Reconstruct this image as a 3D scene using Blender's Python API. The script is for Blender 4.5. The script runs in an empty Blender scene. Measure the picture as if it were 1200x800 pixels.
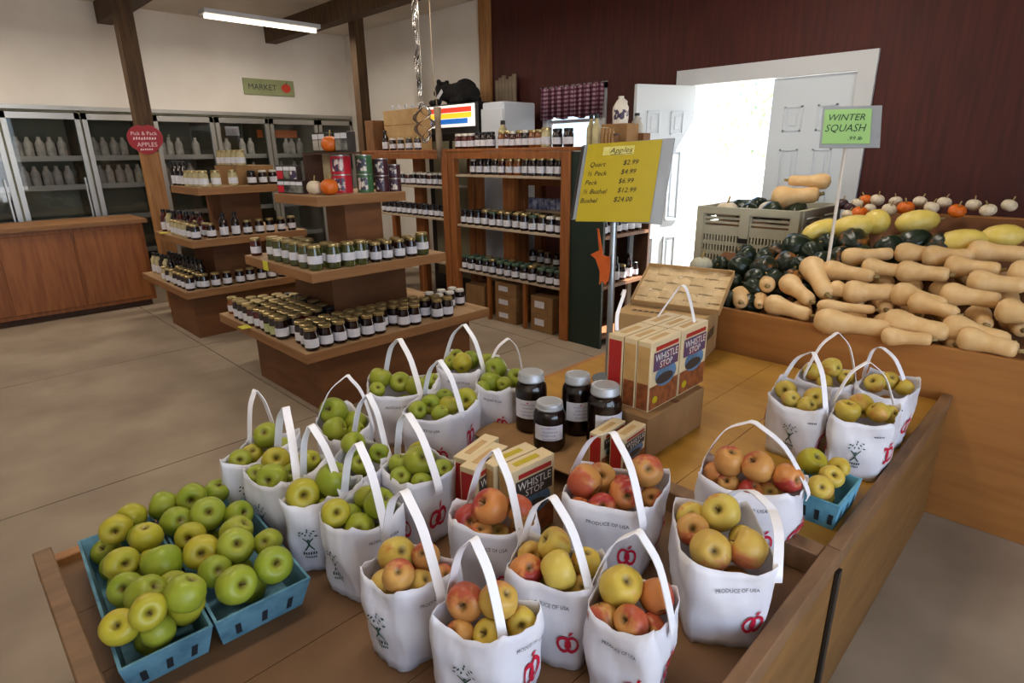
import bpy, bmesh, math, random
from mathutils import Vector, Matrix, Euler
random.seed(11)
R = math.radians
SC = bpy.context.scene
COL = SC.collection
# ---------------- camera ----------------
cd = bpy.data.cameras.new('camera'); cam = bpy.data.objects.new('camera', cd); COL.objects.link(cam)
cd.sensor_width = 36.0; cd.lens = 690 / 1200 * 36; cd.clip_start = 0.05
cam.matrix_world = Matrix.Translation((0, 0, 1.5)) @ Matrix.Rotation(R(45.2), 4, 'Z') @ Matrix.Rotation(R(90 - 17.8), 4, 'X') @ Matrix.Rotation(R(-0.75), 4, 'Z')
SC.camera = cam
# ---------------- sky, sun, lamps, exposure ----------------
SC.view_settings.view_transform = 'Standard'; SC.view_settings.look = 'None'; SC.view_settings.gamma = 1; SC.view_settings.use_curve_mapping = False
SC.view_settings.exposure = 0.0
SC.cycles.max_bounces = 8; SC.cycles.transparent_max_bounces = 12; SC.cycles.caustics_reflective = False; SC.cycles.caustics_refractive = False
w = bpy.data.worlds.new('sky'); SC.world = w; w.use_nodes = True
wn = w.node_tree.nodes; wl = w.node_tree.links
sky = wn.new('ShaderNodeTexSky'); sky.sky_type = 'HOSEK_WILKIE'; sky.turbidity = 4.0; sky.ground_albedo = 0.4
sky.sun_direction = Vector((0.35, 0.5, 0.8)).normalized()
wn['Background'].inputs['Strength'].default_value = 9.0
wl.new(sky.outputs['Color'], wn['Background'].inputs['Color'])
def lamp(name, kind, loc, rot, energy, color, size=None, size_y=None):
    l = bpy.data.lights.new(name, kind); l.energy = energy; l.color = color
    o = bpy.data.objects.new(name, l); COL.objects.link(o); o.location = loc; o.rotation_euler = rot
    if kind == 'AREA':
        l.shape = 'RECTANGLE'; l.size = size; l.size_y = size_y
    if kind == 'SUN': l.angle = R(0.6)
    return o
lamp('sun', 'SUN', (3, 12, 9), Vector((-0.35, -0.5, -0.8)).to_track_quat('-Z', 'Y').to_euler(), 26.0, (1, .97, .92))
# daylight through the wide open bay in the wall near the camera
lamp('bay_daylight', 'AREA', (2.38, 0.3, 1.45), (R(90), 0, R(90)), 78, (.76, .86, 1.0), 3.4, 2.2)
# ceiling tubes: (x, y)
TUBES = [(-6.6, 0.4, 27), (-6.6, 3.0, 27), (-3.9, 0.2, 17), (-4.1, 3.0, 17), (-1.2, 0.6, 18), (-1.6, 3.3, 20)]
TUBE_COL = (1.0, .90, .76)
# ---------------- helpers ----------------
class MB:
    def __init__(s): s.v = []; s.f = []; s.m = []
    def add(s, vs, fs, mi=0):
        b = len(s.v); s.v += [tuple(p) for p in vs]; s.f += [tuple(i + b for i in f) for f in fs]; s.m += [mi] * len(fs); return s
    def box(s, x0, x1, y0, y1, z0, z1, mi=0, rz=0, piv=None):
        vs = [(x, y, z) for z in (z0, z1) for y in (y0, y1) for x in (x0, x1)]
        if rz:
            px_, py_ = piv or ((x0 + x1) / 2, (y0 + y1) / 2); c, sn = math.cos(rz), math.sin(rz)
            vs = [(px_ + (x - px_) * c - (y - py_) * sn, py_ + (x - px_) * sn + (y - py_) * c, z) for x, y, z in vs]
        return s.add(vs, [(0, 2, 3, 1), (4, 5, 7, 6), (0, 1, 5, 4), (2, 6, 7, 3), (0, 4, 6, 2), (1, 3, 7, 5)], mi)
    def lathe(s, prof, seg=16, mi=0, c=(0, 0, 0), wob=None):
        n = len(prof); vs = []; fs = []
        for i in range(seg):
            a = 2 * math.pi * i / seg
            for (r, z) in prof:
                k = wob(a, z) if wob else 1
                vs.append((c[0] + r * k * math.cos(a), c[1] + r * k * math.sin(a), c[2] + z))
        for i in range(seg):
            j = (i + 1) % seg
            for k in range(n - 1): fs.append((i * n + k, j * n + k, j * n + k + 1, i * n + k + 1))
        return s.add(vs, fs, mi)
    def tube(s, pts, rad, seg=8, mi=0):
        pts = [Vector(p) for p in pts]; n = len(pts); vs = []; fs = []
        for i, p in enumerate(pts):
            t = (pts[min(i + 1, n - 1)] - pts[max(i - 1, 0)]).normalized()
            a = Vector((0, 0, 1)) if abs(t.z) < .9 else Vector((1, 0, 0))
            u = t.cross(a).normalized(); v = t.cross(u)
            r = rad[i] if isinstance(rad, (list, tuple)) else rad
            for k in range(seg):
                an = 2 * math.pi * k / seg; vs.append(p + u * (r * math.cos(an)) + v * (r * math.sin(an)))
        for i in range(n - 1):
            for k in range(seg):
                l = (k + 1) % seg; fs.append((i * seg + k, i * seg + l, (i + 1) * seg + l, (i + 1) * seg + k))
        fs.append(tuple(range(seg - 1, -1, -1))); fs.append(tuple((n - 1) * seg + k for k in range(seg)))
        return s.add(vs, fs, mi)
    def ribbon(s, pts, wdir, width, th=.002, mi=0):
        pts = [Vector(p) for p in pts]; n = len(pts); vs = []; fs = []
        for i, p in enumerate(pts):
            t = (pts[min(i + 1, n - 1)] - pts[max(i - 1, 0)]).normalized()
            wd = (wdir[i] if isinstance(wdir, list) else wdir); nn = t.cross(wd).normalized()
            for a, b in ((-1, -1), (1, -1), (1, 1), (-1, 1)): vs.append(p + wd * (a * width / 2) + nn * (b * th / 2))
        for i in range(n - 1):
            for k in range(4): l = (k + 1) % 4; fs.append((i * 4 + k, i * 4 + l, i * 4 + 4 + l, i * 4 + 4 + k))
        fs += [(3, 2, 1, 0), tuple((n - 1) * 4 + k for k in range(4))]
        return s.add(vs, fs, mi)
    def prism(s, poly, h, M=None, mi=0):
        n = len(poly); vs = [Vector((x, y, 0)) for x, y in poly] + [Vector((x, y, h)) for x, y in poly]
        if M: vs = [M @ p for p in vs]
        return s.add(vs, [tuple(range(n - 1, -1, -1)), tuple(range(n, 2 * n))] + [(i, (i + 1) % n, n + (i + 1) % n, n + i) for i in range(n)], mi)
    def mesh(s, name, mats, smooth=False, bevel=0):
        me = bpy.data.meshes.new(name); me.from_pydata(s.v, [], s.f)
        for m in (mats if isinstance(mats, (list, tuple)) else [mats]): me.materials.append(m)
        bm = bmesh.new(); bm.from_mesh(me)
        for f, mi in zip(bm.faces, s.m): f.material_index = mi
        if bevel: bmesh.ops.bevel(bm, geom=bm.edges[:], offset=bevel, segments=1, affect='EDGES', clamp_overlap=True)
        bmesh.ops.recalc_face_normals(bm, faces=bm.faces)
        if smooth:
            for f in bm.faces: f.smooth = True
        bm.to_mesh(me); bm.free()
        if smooth and smooth != 1: me.set_sharp_from_angle(angle=R(smooth))
        return me
    def build(s, name, mats, parent=None, smooth=False, bevel=0, loc=None, rz=0):
        return link(name, s.mesh(name, mats, smooth, bevel), parent, loc, rz)
def link(name, me, parent=None, loc=None, rz=0, rot=None):
    o = bpy.data.objects.new(name, me); COL.objects.link(o)
    if parent: o.parent = parent
    if loc is not None: o.location = loc
    if rot is not None: o.rotation_euler = rot
    elif rz: o.rotation_euler = (0, 0, rz)
    return o
def tag(o, label, cat, group=None, kind=None):
    if label: o['label'] = label
    if cat: o['category'] = cat
    if group: o['group'] = group
    if kind: o['kind'] = kind
    return o
def thing(name, label, cat, loc=(0, 0, 0), rz=0, group=None):
    o = bpy.data.objects.new(name, None); COL.objects.link(o); o.location = loc; o.rotation_euler = (0, 0, rz); o.empty_display_size = .1
    return tag(o, label, cat, group)
def struct(o): o['kind'] = 'structure'; return o
def copy_tree(o, loc, rot=None, scale=None):
    c = o.copy(); COL.objects.link(c); c.location = loc
    if rot is not None: c.rotation_euler = rot
    if scale: c.scale = (scale,) * 3 if not isinstance(scale, tuple) else scale
    for k in ('label', 'group'):
        if k in c: del c[k]
    for ch in o.children:
        d = ch.copy(); COL.objects.link(d); d.parent = c
    return c
ORD = 'zeroth first second third fourth fifth sixth seventh eighth ninth tenth eleventh twelfth thirteenth fourteenth fifteenth sixteenth seventeenth eighteenth nineteenth twentieth twenty-first twenty-second twenty-third twenty-fourth'.split()
# ---------------- materials ----------------
def srgb(c): return tuple(((x / 255) / 12.92 if x / 255 <= .04045 else ((x / 255 + .055) / 1.055) ** 2.4) for x in c)
def mat(name, c1, c2=None, rough=.6, metal=0., scale=6., stretch=(1, 1, 1), bump=0., spec=.5, trans=0., alpha=1., coat=0., emit=0., detail=4., objrand=0., coords='Object', lo=.35, hi=.65):
    m = bpy.data.materials.new(name); m.use_nodes = True; n = m.node_tree.nodes; l = m.node_tree.links; p = n['Principled BSDF']
    a = (*srgb(c1), 1); p.inputs['Base Color'].default_value = a; p.inputs['Roughness'].default_value = rough; p.inputs['Metallic'].default_value = metal
    p.inputs['Specular IOR Level'].default_value = spec; p.inputs['Transmission Weight'].default_value = trans; p.inputs['Alpha'].default_value = alpha; p.inputs['Coat Weight'].default_value = coat
    if emit: p.inputs['Emission Color'].default_value = a; p.inputs['Emission Strength'].default_value = emit
    if c2 or bump:
        tc = n.new('ShaderNodeTexCoord'); mp = n.new('ShaderNodeMapping'); mp.inputs['Scale'].default_value = stretch
        nz = n.new('ShaderNodeTexNoise'); nz.inputs['Scale'].default_value = scale; nz.inputs['Detail'].default_value = detail
        l.new(tc.outputs[coords], mp.inputs['Vector']); l.new(mp.outputs['Vector'], nz.inputs['Vector'])
        if objrand:
            oi = n.new('ShaderNodeObjectInfo'); va = n.new('ShaderNodeVectorMath'); va.operation = 'ADD'; cb = n.new('ShaderNodeVectorMath'); cb.operation = 'SCALE'; cb.inputs['Scale'].default_value = 37
            l.new(oi.outputs['Random'], cb.inputs[0]); l.new(mp.outputs['Vector'], va.inputs[0]); l.new(cb.outputs[0], va.inputs[1]); l.new(va.outputs[0], nz.inputs['Vector'])
        if c2:
            r = n.new('ShaderNodeValToRGB'); r.color_ramp.elements[0].position = lo; r.color_ramp.elements[1].position = hi
            r.color_ramp.elements[0].color = a; r.color_ramp.elements[1].color = (*srgb(c2), 1)
            l.new(nz.outputs['Fac'], r.inputs['Fac']); l.new(r.outputs['Color'], p.inputs['Base Color'])
        if bump:
            b = n.new('ShaderNodeBump'); b.inputs['Strength'].default_value = bump; b.inputs['Distance'].default_value = .01
            l.new(nz.outputs['Fac'], b.inputs['Height']); l.new(b.outputs['Normal'], p.inputs['Normal'])
    return m
def glassy(name, tint=(1, 1, 1), gloss=.04, rough=.02):
    m = bpy.data.materials.new(name); m.use_nodes = True; n = m.node_tree.nodes; l = m.node_tree.links; n.clear()
    o = n.new('ShaderNodeOutputMaterial'); mx = n.new('ShaderNodeMixShader'); t = n.new('ShaderNodeBsdfTransparent'); g = n.new('ShaderNodeBsdfGlossy'); fr = n.new('ShaderNodeFresnel')
    t.inputs['Color'].default_value = (*tint, 1); g.inputs['Roughness'].default_value = rough; fr.inputs['IOR'].default_value = 1.5
    l.new(fr.outputs[0], mx.inputs[0]); l.new(t.outputs[0], mx.inputs[1]); l.new(g.outputs[0], mx.inputs[2]); l.new(mx.outputs[0], o.inputs[0]); return m
def apple_mat(name, base1, base2, blush=None, amount=0.):
    m = bpy.data.materials.new(name); m.use_nodes = True; n = m.node_tree.nodes; l = m.node_tree.links; p = n['Principled BSDF']
    p.inputs['Roughness'].default_value = .38; p.inputs['Specular IOR Level'].default_value = .35
    tc = n.new('ShaderNodeTexCoord'); oi = n.new('ShaderNodeObjectInfo'); sp = n.new('ShaderNodeSeparateXYZ'); l.new(tc.outputs['Object'], sp.inputs[0])
    nz = n.new('ShaderNodeTexNoise'); nz.noise_dimensions = '4D'; nz.inputs['Scale'].default_value = 1.6; l.new(tc.outputs['Object'], nz.inputs['Vector'])
    sc = n.new('ShaderNodeMath'); sc.operation = 'MULTIPLY'; sc.inputs[1].default_value = 50; l.new(oi.outputs['Random'], sc.inputs[0]); l.new(sc.outputs[0], nz.inputs['W'])
    mr = n.new('ShaderNodeMapRange'); mr.inputs[1].default_value = .3; mr.inputs[2].default_value = .7; l.new(nz.outputs['Fac'], mr.inputs[0])
    ad = n.new('ShaderNodeMath'); ad.operation = 'MULTIPLY_ADD'; ad.inputs[1].default_value = .6; l.new(oi.outputs['Random'], ad.inputs[0])
    h = n.new('ShaderNodeMath'); h.operation = 'MULTIPLY'; h.inputs[1].default_value = .5; l.new(mr.outputs[0], h.inputs[0]); l.new(h.outputs[0], ad.inputs[2])
    mx = n.new('ShaderNodeMix'); mx.data_type = 'RGBA'; mx.inputs[6].default_value = (*srgb(base1), 1); mx.inputs[7].default_value = (*srgb(base2), 1); l.new(ad.outputs[0], mx.inputs[0])
    out = mx.outputs[2]
    if blush:
        n2 = n.new('ShaderNodeTexNoise'); n2.noise_dimensions = '4D'; n2.inputs['Scale'].default_value = 3; l.new(sc.outputs[0], n2.inputs['W'])
        mp = n.new('ShaderNodeMapping'); mp.inputs['Scale'].default_value = (2.2, 2.2, .5); l.new(tc.outputs['Object'], mp.inputs[0]); l.new(mp.outputs[0], n2.inputs['Vector'])
        s1 = n.new('ShaderNodeMath'); s1.operation = 'MULTIPLY_ADD'; s1.inputs[1].default_value = 1.1; l.new(sp.outputs[0], s1.inputs[0]); l.new(n2.outputs['Fac'], s1.inputs[2])
        m2 = n.new('ShaderNodeMapRange'); m2.inputs[1].default_value = .75 - amount; m2.inputs[2].default_value = 1.05 - amount; l.new(s1.outputs[0], m2.inputs[0])
        b = n.new('ShaderNodeMix'); b.data_type = 'RGBA'; l.new(m2.outputs[0], b.inputs[0]); l.new(out, b.inputs[6]); b.inputs[7].default_value = (*srgb(blush), 1); out = b.outputs[2]
    # russet in the stem hollow and at the flower end
    ln = n.new('ShaderNodeVectorMath'); ln.operation = 'LENGTH'; cv = n.new('ShaderNodeCombineXYZ'); l.new(sp.outputs[0], cv.inputs[0]); l.new(sp.outputs[1], cv.inputs[1]); l.new(cv.outputs[0], ln.inputs[0])
    mr3 = n.new('ShaderNodeMapRange'); mr3.inputs[1].default_value = .05; mr3.inputs[2].default_value = .17; mr3.inputs[3].default_value = .8; mr3.inputs[4].default_value = 0; l.new(ln.outputs['Value'], mr3.inputs[0])
    b = n.new('ShaderNodeMix'); b.data_type = 'RGBA'; l.new(mr3.outputs[0], b.inputs[0]); l.new(out, b.inputs[6]); b.inputs[7].default_value = (*srgb((105, 84, 40)), 1)
    l.new(b.outputs[2], p.inputs['Base Color'])
    return m
def plaid(name):
    m = bpy.data.materials.new(name); m.use_nodes = True; n = m.node_tree.nodes; l = m.node_tree.links; p = n['Principled BSDF']; p.inputs['Roughness'].default_value = .9
    tc = n.new('ShaderNodeTexCoord'); sp = n.new('ShaderNodeSeparateXYZ'); l.new(tc.outputs['Object'], sp.inputs[0]); acc = None
    for ax, fq in ((0, 13.), (2, 13.)):
        a = n.new('ShaderNodeMath'); a.operation = 'MULTIPLY'; a.inputs[1].default_value = fq * 2; l.new(sp.outputs[ax], a.inputs[0])
        f = n.new('ShaderNodeMath'); f.operation = 'FRACT'; l.new(a.outputs[0], f.inputs[0])
        g = n.new('ShaderNodeMath'); g.operation = 'GREATER_THAN'; g.inputs[1].default_value = .5; l.new(f.outputs[0], g.inputs[0])
        if acc is None: acc = g.outputs[0]
        else:
            s = n.new('ShaderNodeMath'); s.operation = 'ADD'; l.new(acc, s.inputs[0]); l.new(g.outputs[0], s.inputs[1]); acc = s.outputs[0]
    h = n.new('ShaderNodeMath'); h.operation = 'MULTIPLY'; h.inputs[1].default_value = .5; l.new(acc, h.inputs[0])
    r = n.new('ShaderNodeValToRGB'); r.color_ramp.interpolation = 'CONSTANT'; e = r.color_ramp.elements
    e[0].color = (*srgb((178, 150, 164)), 1); e[1].position = .4; e[1].color = (*srgb((112, 62, 80)), 1); x = e.new(.8); x.color = (*srgb((64, 26, 42)), 1)
    l.new(h.outputs[0], r.inputs['Fac']); l.new(r.outputs['Color'], p.inputs['Base Color']); p.inputs['Transmission Weight'].default_value = 0
    return m
M = {}
M['floor'] = mat('concrete_floor', (136, 119, 101), (158, 141, 121), .75, scale=2.2, bump=.05, detail=8)
M['joint'] = mat('floor_joint', (60, 52, 44), rough=.9)
M['white_wall'] = mat('white_wall_paint', (226, 218, 208), (236, 230, 222), .8, scale=1.5)
M['red_wall'] = mat('dark_red_boards', (60, 18, 12), (78, 26, 18), .7, scale=4, stretch=(8, 8, .6))
M['ceiling'] = mat('ceiling_paint', (205, 196, 182), (220, 212, 200), .85, scale=2)
M['trim'] = mat('white_trim', (205, 208, 212), rough=.5)
M['door'] = mat('white_door_paint', (212, 220, 228), rough=.45)
M['post'] = mat('dark_post_wood', (92, 66, 36), (66, 44, 22), .7, scale=5, stretch=(6, 6, .6), bump=.1)
M['post_pale_lit'] = mat('pale_lit_post_wood', (176, 128, 78), (150, 102, 58), .65, scale=5, stretch=(6, 6, .6), bump=.1)  # corner post wood; also the lit lower part of the apple-sign post
M['ply_edge'] = mat('display_wood_edge', (150, 106, 64), (132, 90, 52), .6, scale=4, stretch=(.8, .8, 7), bump=.03)
M['ply_top'] = mat('display_wood_top', (176, 142, 104), (156, 122, 86), .6, scale=4, stretch=(1, 5, 1))
M['ply_base'] = mat('display_wood_base', (120, 76, 42), (104, 64, 34), .6, scale=4, stretch=(.8, .8, 4))
M['rack_wood'] = mat('rack_stained_wood', (156, 94, 44), (132, 74, 30), .5, scale=5, stretch=(6, 6, .6))
M['rack_shelf'] = mat('rack_shelf_board', (190, 170, 146), (172, 150, 126), .6, scale=5, stretch=(1, 5, 1))
M['rack_dark'] = mat('rack_dark_back', (74, 44, 24), (60, 34, 18), .7, scale=4)
M['table'] = mat('table_yellow_wood', (176, 130, 46), (158, 112, 36), .55, scale=3, stretch=(1, 4, 1), bump=.02)
M['table_rail'] = mat('table_rail_wood', (128, 94, 62), (108, 78, 50), .6, scale=6, stretch=(5, 1, 1))
M['table_side'] = mat('table_side_panel', (132, 92, 44), (112, 76, 34), .6, scale=4, stretch=(1, 1, 5))
M['bin_floor'] = mat('front_bin_board', (112, 78, 46), (96, 66, 36), .65, scale=4)
M['ledge'] = mat('ledge_orange_wood', (168, 112, 54), (150, 96, 44), .55, scale=3, stretch=(.7, 4, 6))
M['carton'] = mat('cardboard', (150, 112, 70), (136, 100, 60), .85, scale=9, objrand=1)
M['carton_d'] = mat('cardboard_dark', (124, 84, 48), (108, 72, 40), .85, scale=9, objrand=1)
M['carton_l'] = mat('cardboard_pale', (192, 158, 108), (178, 142, 94), .85, scale=9, objrand=1)
M['tape'] = mat('dark_tape', (40, 36, 34), rough=.4)
M['black'] = mat('black_plastic', (22, 22, 24), rough=.4)
M['blackfab'] = mat('black_plush', (16, 14, 14), (26, 24, 24), .95, scale=60, bump=.3)
M['label'] = mat('white_paper_label', (222, 220, 226), (206, 206, 216), .7, scale=30, objrand=1)
M['kraft_label'] = mat('green_paper_label', (170, 180, 110), (190, 190, 150), .7, scale=30)
M['lid_gold'] = mat('gold_lid', (190, 170, 120), rough=.32, metal=.85)
M['lid_white'] = mat('white_lid', (220, 214, 204), rough=.35)
M['lid_black'] = mat('black_lid', (20, 20, 22), rough=.35)
M['lid_green'] = mat('green_lid', (70, 92, 74), rough=.4)
M['lid_zinc'] = mat('zinc_lid', (176, 178, 182), rough=.45, metal=.45)
M['jam_dark'] = mat('dark_jam', (34, 14, 12), (22, 10, 10), .12, scale=20, coat=.4, objrand=1)
M['jam_red'] = mat('red_jam', (84, 22, 14), (60, 16, 12), .12, scale=20, coat=.4, objrand=1)
M['jam_amber'] = mat('amber_preserve', (140, 78, 22), (110, 56, 16), .12, scale=20, coat=.4, objrand=1)
M['jam_green'] = mat('pickle_green', (76, 78, 34), (52, 56, 24), .12, scale=30, coat=.4, objrand=1)
M['jam_pale'] = mat('pale_dressing', (190, 176, 130), (170, 160, 120), .15, scale=20, coat=.4, objrand=1)
M['apple_butter'] = mat('dark_apple_butter', (30, 12, 8), (46, 18, 10), .25, scale=25)
M['jar_glass'] = glassy('clear_jar_glass', (.92, .93, .93))
M['pane'] = glassy('window_pane', (.96, .97, .97))
M['fridge_in'] = mat('fridge_interior', (150, 146, 120), (132, 128, 104), .6, scale=2)
M['silverlid'] = mat('silver_lid', (150, 150, 146), rough=.4, metal=.6)
M['name_panel'] = mat('mix_name_panel', (112, 50, 60), (60, 60, 96), .5, scale=30)
M['alu'] = mat('brushed_aluminium', (178, 176, 172), rough=.35, metal=.8)
M['fshelf'] = mat('fridge_wire_shelf', (190, 186, 176), rough=.5)
M['carton_w'] = mat('white_bottle', (198, 190, 178), (170, 164, 156), .5, scale=18, objrand=1)
M['orange_reflection'] = mat('orange_reflection_tint', (214, 110, 40), rough=.6)
M['bag'] = mat('white_bag_plastic', (236, 235, 242), (228, 227, 238), .42, scale=14, bump=.08, spec=.4)
M['strap'] = mat('white_strap', (234, 232, 238), rough=.4)
M['ink_green'] = mat('green_ink', (24, 66, 52), rough=.6)
M['ink_dark'] = mat('dark_ink', (50, 52, 62), rough=.6)
M['ink_pale'] = mat('pale_ink', (150, 156, 190), rough=.6)
M['ink_red'] = mat('red_ink', (190, 24, 56), rough=.5)
M['ink_black'] = mat('black_marker', (34, 30, 18), rough=.6)
M['stem'] = mat('apple_stem', (74, 50, 24), rough=.8)
M['calyx'] = mat('apple_calyx', (46, 34, 20), rough=.9)
M['ap_g'] = apple_mat('green_apple_skin', (122, 140, 34), (150, 152, 48))
M['ap_y'] = apple_mat('golden_apple_skin', (186, 156, 52), (196, 172, 80), (186, 128, 60), -.05)
M['ap_yg'] = apple_mat('yellowgreen_apple_skin', (150, 150, 40), (172, 156, 46))
M['ap_r'] = apple_mat('red_apple_skin', (196, 132, 70), (188, 108, 60), (156, 50, 42), .34)
M['ap_o'] = apple_mat('orange_apple_skin', (190, 146, 78), (184, 124, 66), (168, 78, 52), .22)
M['ap_m'] = apple_mat('bicolor_apple_skin', (190, 160, 76), (186, 146, 68), (180, 102, 66), .08)
M['blue_pulp'] = mat('blue_pulp', (98, 160, 186), (78, 136, 164), .85, scale=20, bump=.15)
M['teal_pulp'] = mat('teal_pulp', (96, 142, 160), (70, 112, 132), .85, scale=20, bump=.15)
M['wood_slot'] = mat('basket_slot', (26, 30, 36), rough=.9)
M['butternut'] = mat('butternut_skin', (226, 190, 136), (214, 172, 114), .5, scale=5, objrand=1)
M['acorn'] = mat('acorn_squash_skin', (22, 34, 22), (32, 46, 28), .3, scale=5, objrand=1)
M['acorn_o'] = mat('acorn_squash_patch', (24, 34, 22), (150, 92, 36), .35, scale=3.2, objrand=1, lo=.52, hi=.66)
M['spag'] = mat('yellow_squash_skin', (226, 200, 110), (216, 190, 84), .4, scale=6, objrand=1)
M['pump'] = mat('orange_pumpkin_skin', (222, 112, 26), (206, 94, 18), .45, scale=6)
M['gourd_w'] = mat('white_gourd_skin', (222, 208, 182), (208, 190, 160), .5, scale=6)
M['gourd_d'] = mat('dark_gourd_skin', (70, 40, 44), (52, 30, 36), .5, scale=6)
M['sq_stem'] = mat('squash_stem', (150, 128, 82), rough=.9)
M['yellow_paper'] = mat('yellow_paper', (176, 156, 8), (170, 150, 6), .5, scale=3)
M['green_paper'] = mat('green_paper', (150, 196, 124), (140, 186, 116), .6, scale=3)
M['sleeve'] = mat('clear_plastic_sleeve', (158, 164, 172), rough=.25, alpha=.8)
M['galv'] = mat('galvanised_pole', (160, 170, 180), rough=.35, metal=.8)
M['leaf_o'] = mat('orange_felt_leaf', (206, 96, 32), (192, 84, 26), .85, scale=20)
M['sign_green'] = mat('sage_sign_board', (150, 156, 112), (140, 146, 104), .7, scale=5)
M['red_sign'] = mat('red_sign_board', (150, 30, 44), rough=.5)
M['red_sign_bright'] = mat('painted_red', (196, 62, 40), rough=.6)
M['sign_white'] = mat('pale_lettering', (232, 200, 205), rough=.6)
M['green_board'] = mat('dark_green_panel', (24, 44, 36), (20, 38, 30), .55, scale=3)
M['pale_strip'] = mat('pale_title_strip', (214, 206, 130), (196, 188, 96), .5, scale=30)
M['price'] = mat('yellow_price_tag', (214, 206, 60), rough=.6)
M['crate'] = mat('grey_bulk_bin', (182, 178, 156), (170, 166, 144), .65, scale=8)
M['brown_pulp'] = mat('woven_splint', (226, 198, 152), (206, 176, 130), .8, scale=10, objrand=1)
M['box_cream'] = mat('mix_box_cream', (204, 182, 142), rough=.5)
M['box_red'] = mat('mix_box_red', (160, 30, 26), rough=.45)
M['box_blue'] = mat('mix_box_blue', (90, 124, 160), (60, 90, 110), .5, scale=20)
M['box_food'] = mat('mix_box_food', (150, 82, 40), (104, 54, 26), .5, scale=40, objrand=1)
M['box_dark'] = mat('mix_box_dark', (52, 44, 40), rough=.5)
M['box_window'] = mat('mix_box_tan', (190, 150, 92), (170, 130, 76), .5, scale=12)
M['white_plastic'] = mat('white_enamel', (206, 212, 222), rough=.35)
M['stripe_w'] = mat('backlit_white', (250, 246, 238), rough=.5, emit=.75)
M['stripe_r'] = mat('backlit_red', (226, 60, 36), rough=.5, emit=.6)
M['stripe_y'] = mat('backlit_yellow', (250, 206, 40), rough=.5, emit=.7)
M['stripe_b'] = mat('backlit_blue', (30, 110, 200), rough=.5, emit=.6)
M['silver'] = mat('silver_spinner', (196, 190, 186), rough=.2, metal=.9)
M['driftwood'] = mat('grey_driftwood', (142, 124, 104), (118, 102, 84), .85, scale=8)
M['can_red'] = mat('red_tin', (190, 30, 48), rough=.35); M['can_green'] = mat('green_tin', (60, 104, 66), rough=.35); M['can_dark'] = mat('plum_tin', (72, 36, 44), rough=.35)
M['can_label'] = mat('tin_label', (226, 216, 206), (60, 50, 80), .4, scale=26, objrand=1, lo=.45, hi=.5)
M['photo_dark'] = mat('dark_picture', (34, 36, 40), (150, 150, 140), .4, scale=14, objrand=1)
M['paper_beige'] = mat('beige_paper_bag', (200, 184, 150), (184, 168, 134), .8, scale=8, bump=.15)
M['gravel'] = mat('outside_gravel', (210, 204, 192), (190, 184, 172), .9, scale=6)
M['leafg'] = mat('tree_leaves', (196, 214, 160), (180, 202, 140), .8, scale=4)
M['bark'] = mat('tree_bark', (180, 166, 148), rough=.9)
M['plaid'] = plaid('plaid_cloth')
M['stoneware'] = mat('grey_stoneware', (176, 172, 164), rough=.4)
M['tube'] = mat('lit_tube', (255, 236, 208), rough=.5, emit=4)
M['blue_pack'] = mat('blue_packet', (70, 84, 140), (190, 196, 220), .5, scale=24, objrand=1)
M['orange_pack'] = mat('orange_packet', (196, 104, 40), (170, 80, 30), .5, scale=14, objrand=1)
_n = M['bag'].node_tree.nodes; _l = M['bag'].node_tree.links; _t = _n.new('ShaderNodeBsdfTranslucent'); _t.inputs['Color'].default_value = (.85, .78, .72, 1); _x = _n.new('ShaderNodeMixShader'); _x.inputs[0].default_value = .22
_l.new(_n['Principled BSDF'].outputs[0], _x.inputs[1]); _l.new(_t.outputs[0], _x.inputs[2]); _l.new(_x.outputs[0], [q for q in _n if q.type == 'OUTPUT_MATERIAL'][0].inputs[0])
# ---------------- flat lettering ----------------
_tc = {}
def text2d(s):
    if s not in _tc:
        cu = bpy.data.curves.new('lettering', 'FONT'); cu.body = s; cu.size = 1; cu.resolution_u = 2
        o = bpy.data.objects.new('lettering', cu); me = bpy.data.meshes.new_from_object(o)
        vs = [(v.co.x, v.co.y) for v in me.vertices]; fs = [tuple(p.vertices) for p in me.polygons]
        bpy.data.objects.remove(o); bpy.data.curves.remove(cu); bpy.data.meshes.remove(me)
        x1 = max(x for x, y in vs); x0 = min(x for x, y in vs)
        _tc[s] = ([(x - x0, y) for x, y in vs], fs, x1 - x0)
    return _tc[s]
def put_text(mb, s, fn, cx, cy, width=None, height=None, shear=0., mi=0, left=False):
    vs, fs, w_ = text2d(s); k = height / .7 if height else width / w_; kx = width / w_ if width else k
    mb.add([fn((x - (0 if left else w_ / 2)) * kx + cx + shear * y * k, (y - .35) * k + cy) for x, y in vs], fs, mi)
def squiggle(mb, fn, cx, cy, width, height, n=6, mi=0):
    rr = random.Random(int(cx * 1e5) + n)
    for i in range(n):
        x0 = cx - width / 2 + width * i / n; x1 = x0 + width / n * .7; a = rr.uniform(.35, .5) * height; b = rr.uniform(.3, .5) * height
        mb.add([fn(x0, cy - a), fn(x1, cy - a * .8), fn(x1, cy + b), fn(x0 + width / n * .2, cy + b * .9)], [(0, 1, 2, 3)], mi)
def plane_fn(o, xd, yd, off=0.):
    o, xd, yd = Vector(o), Vector(xd), Vector(yd); nn = xd.cross(yd).normalized() * off
    return lambda x, y: o + xd * x + yd * y + nn
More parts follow.
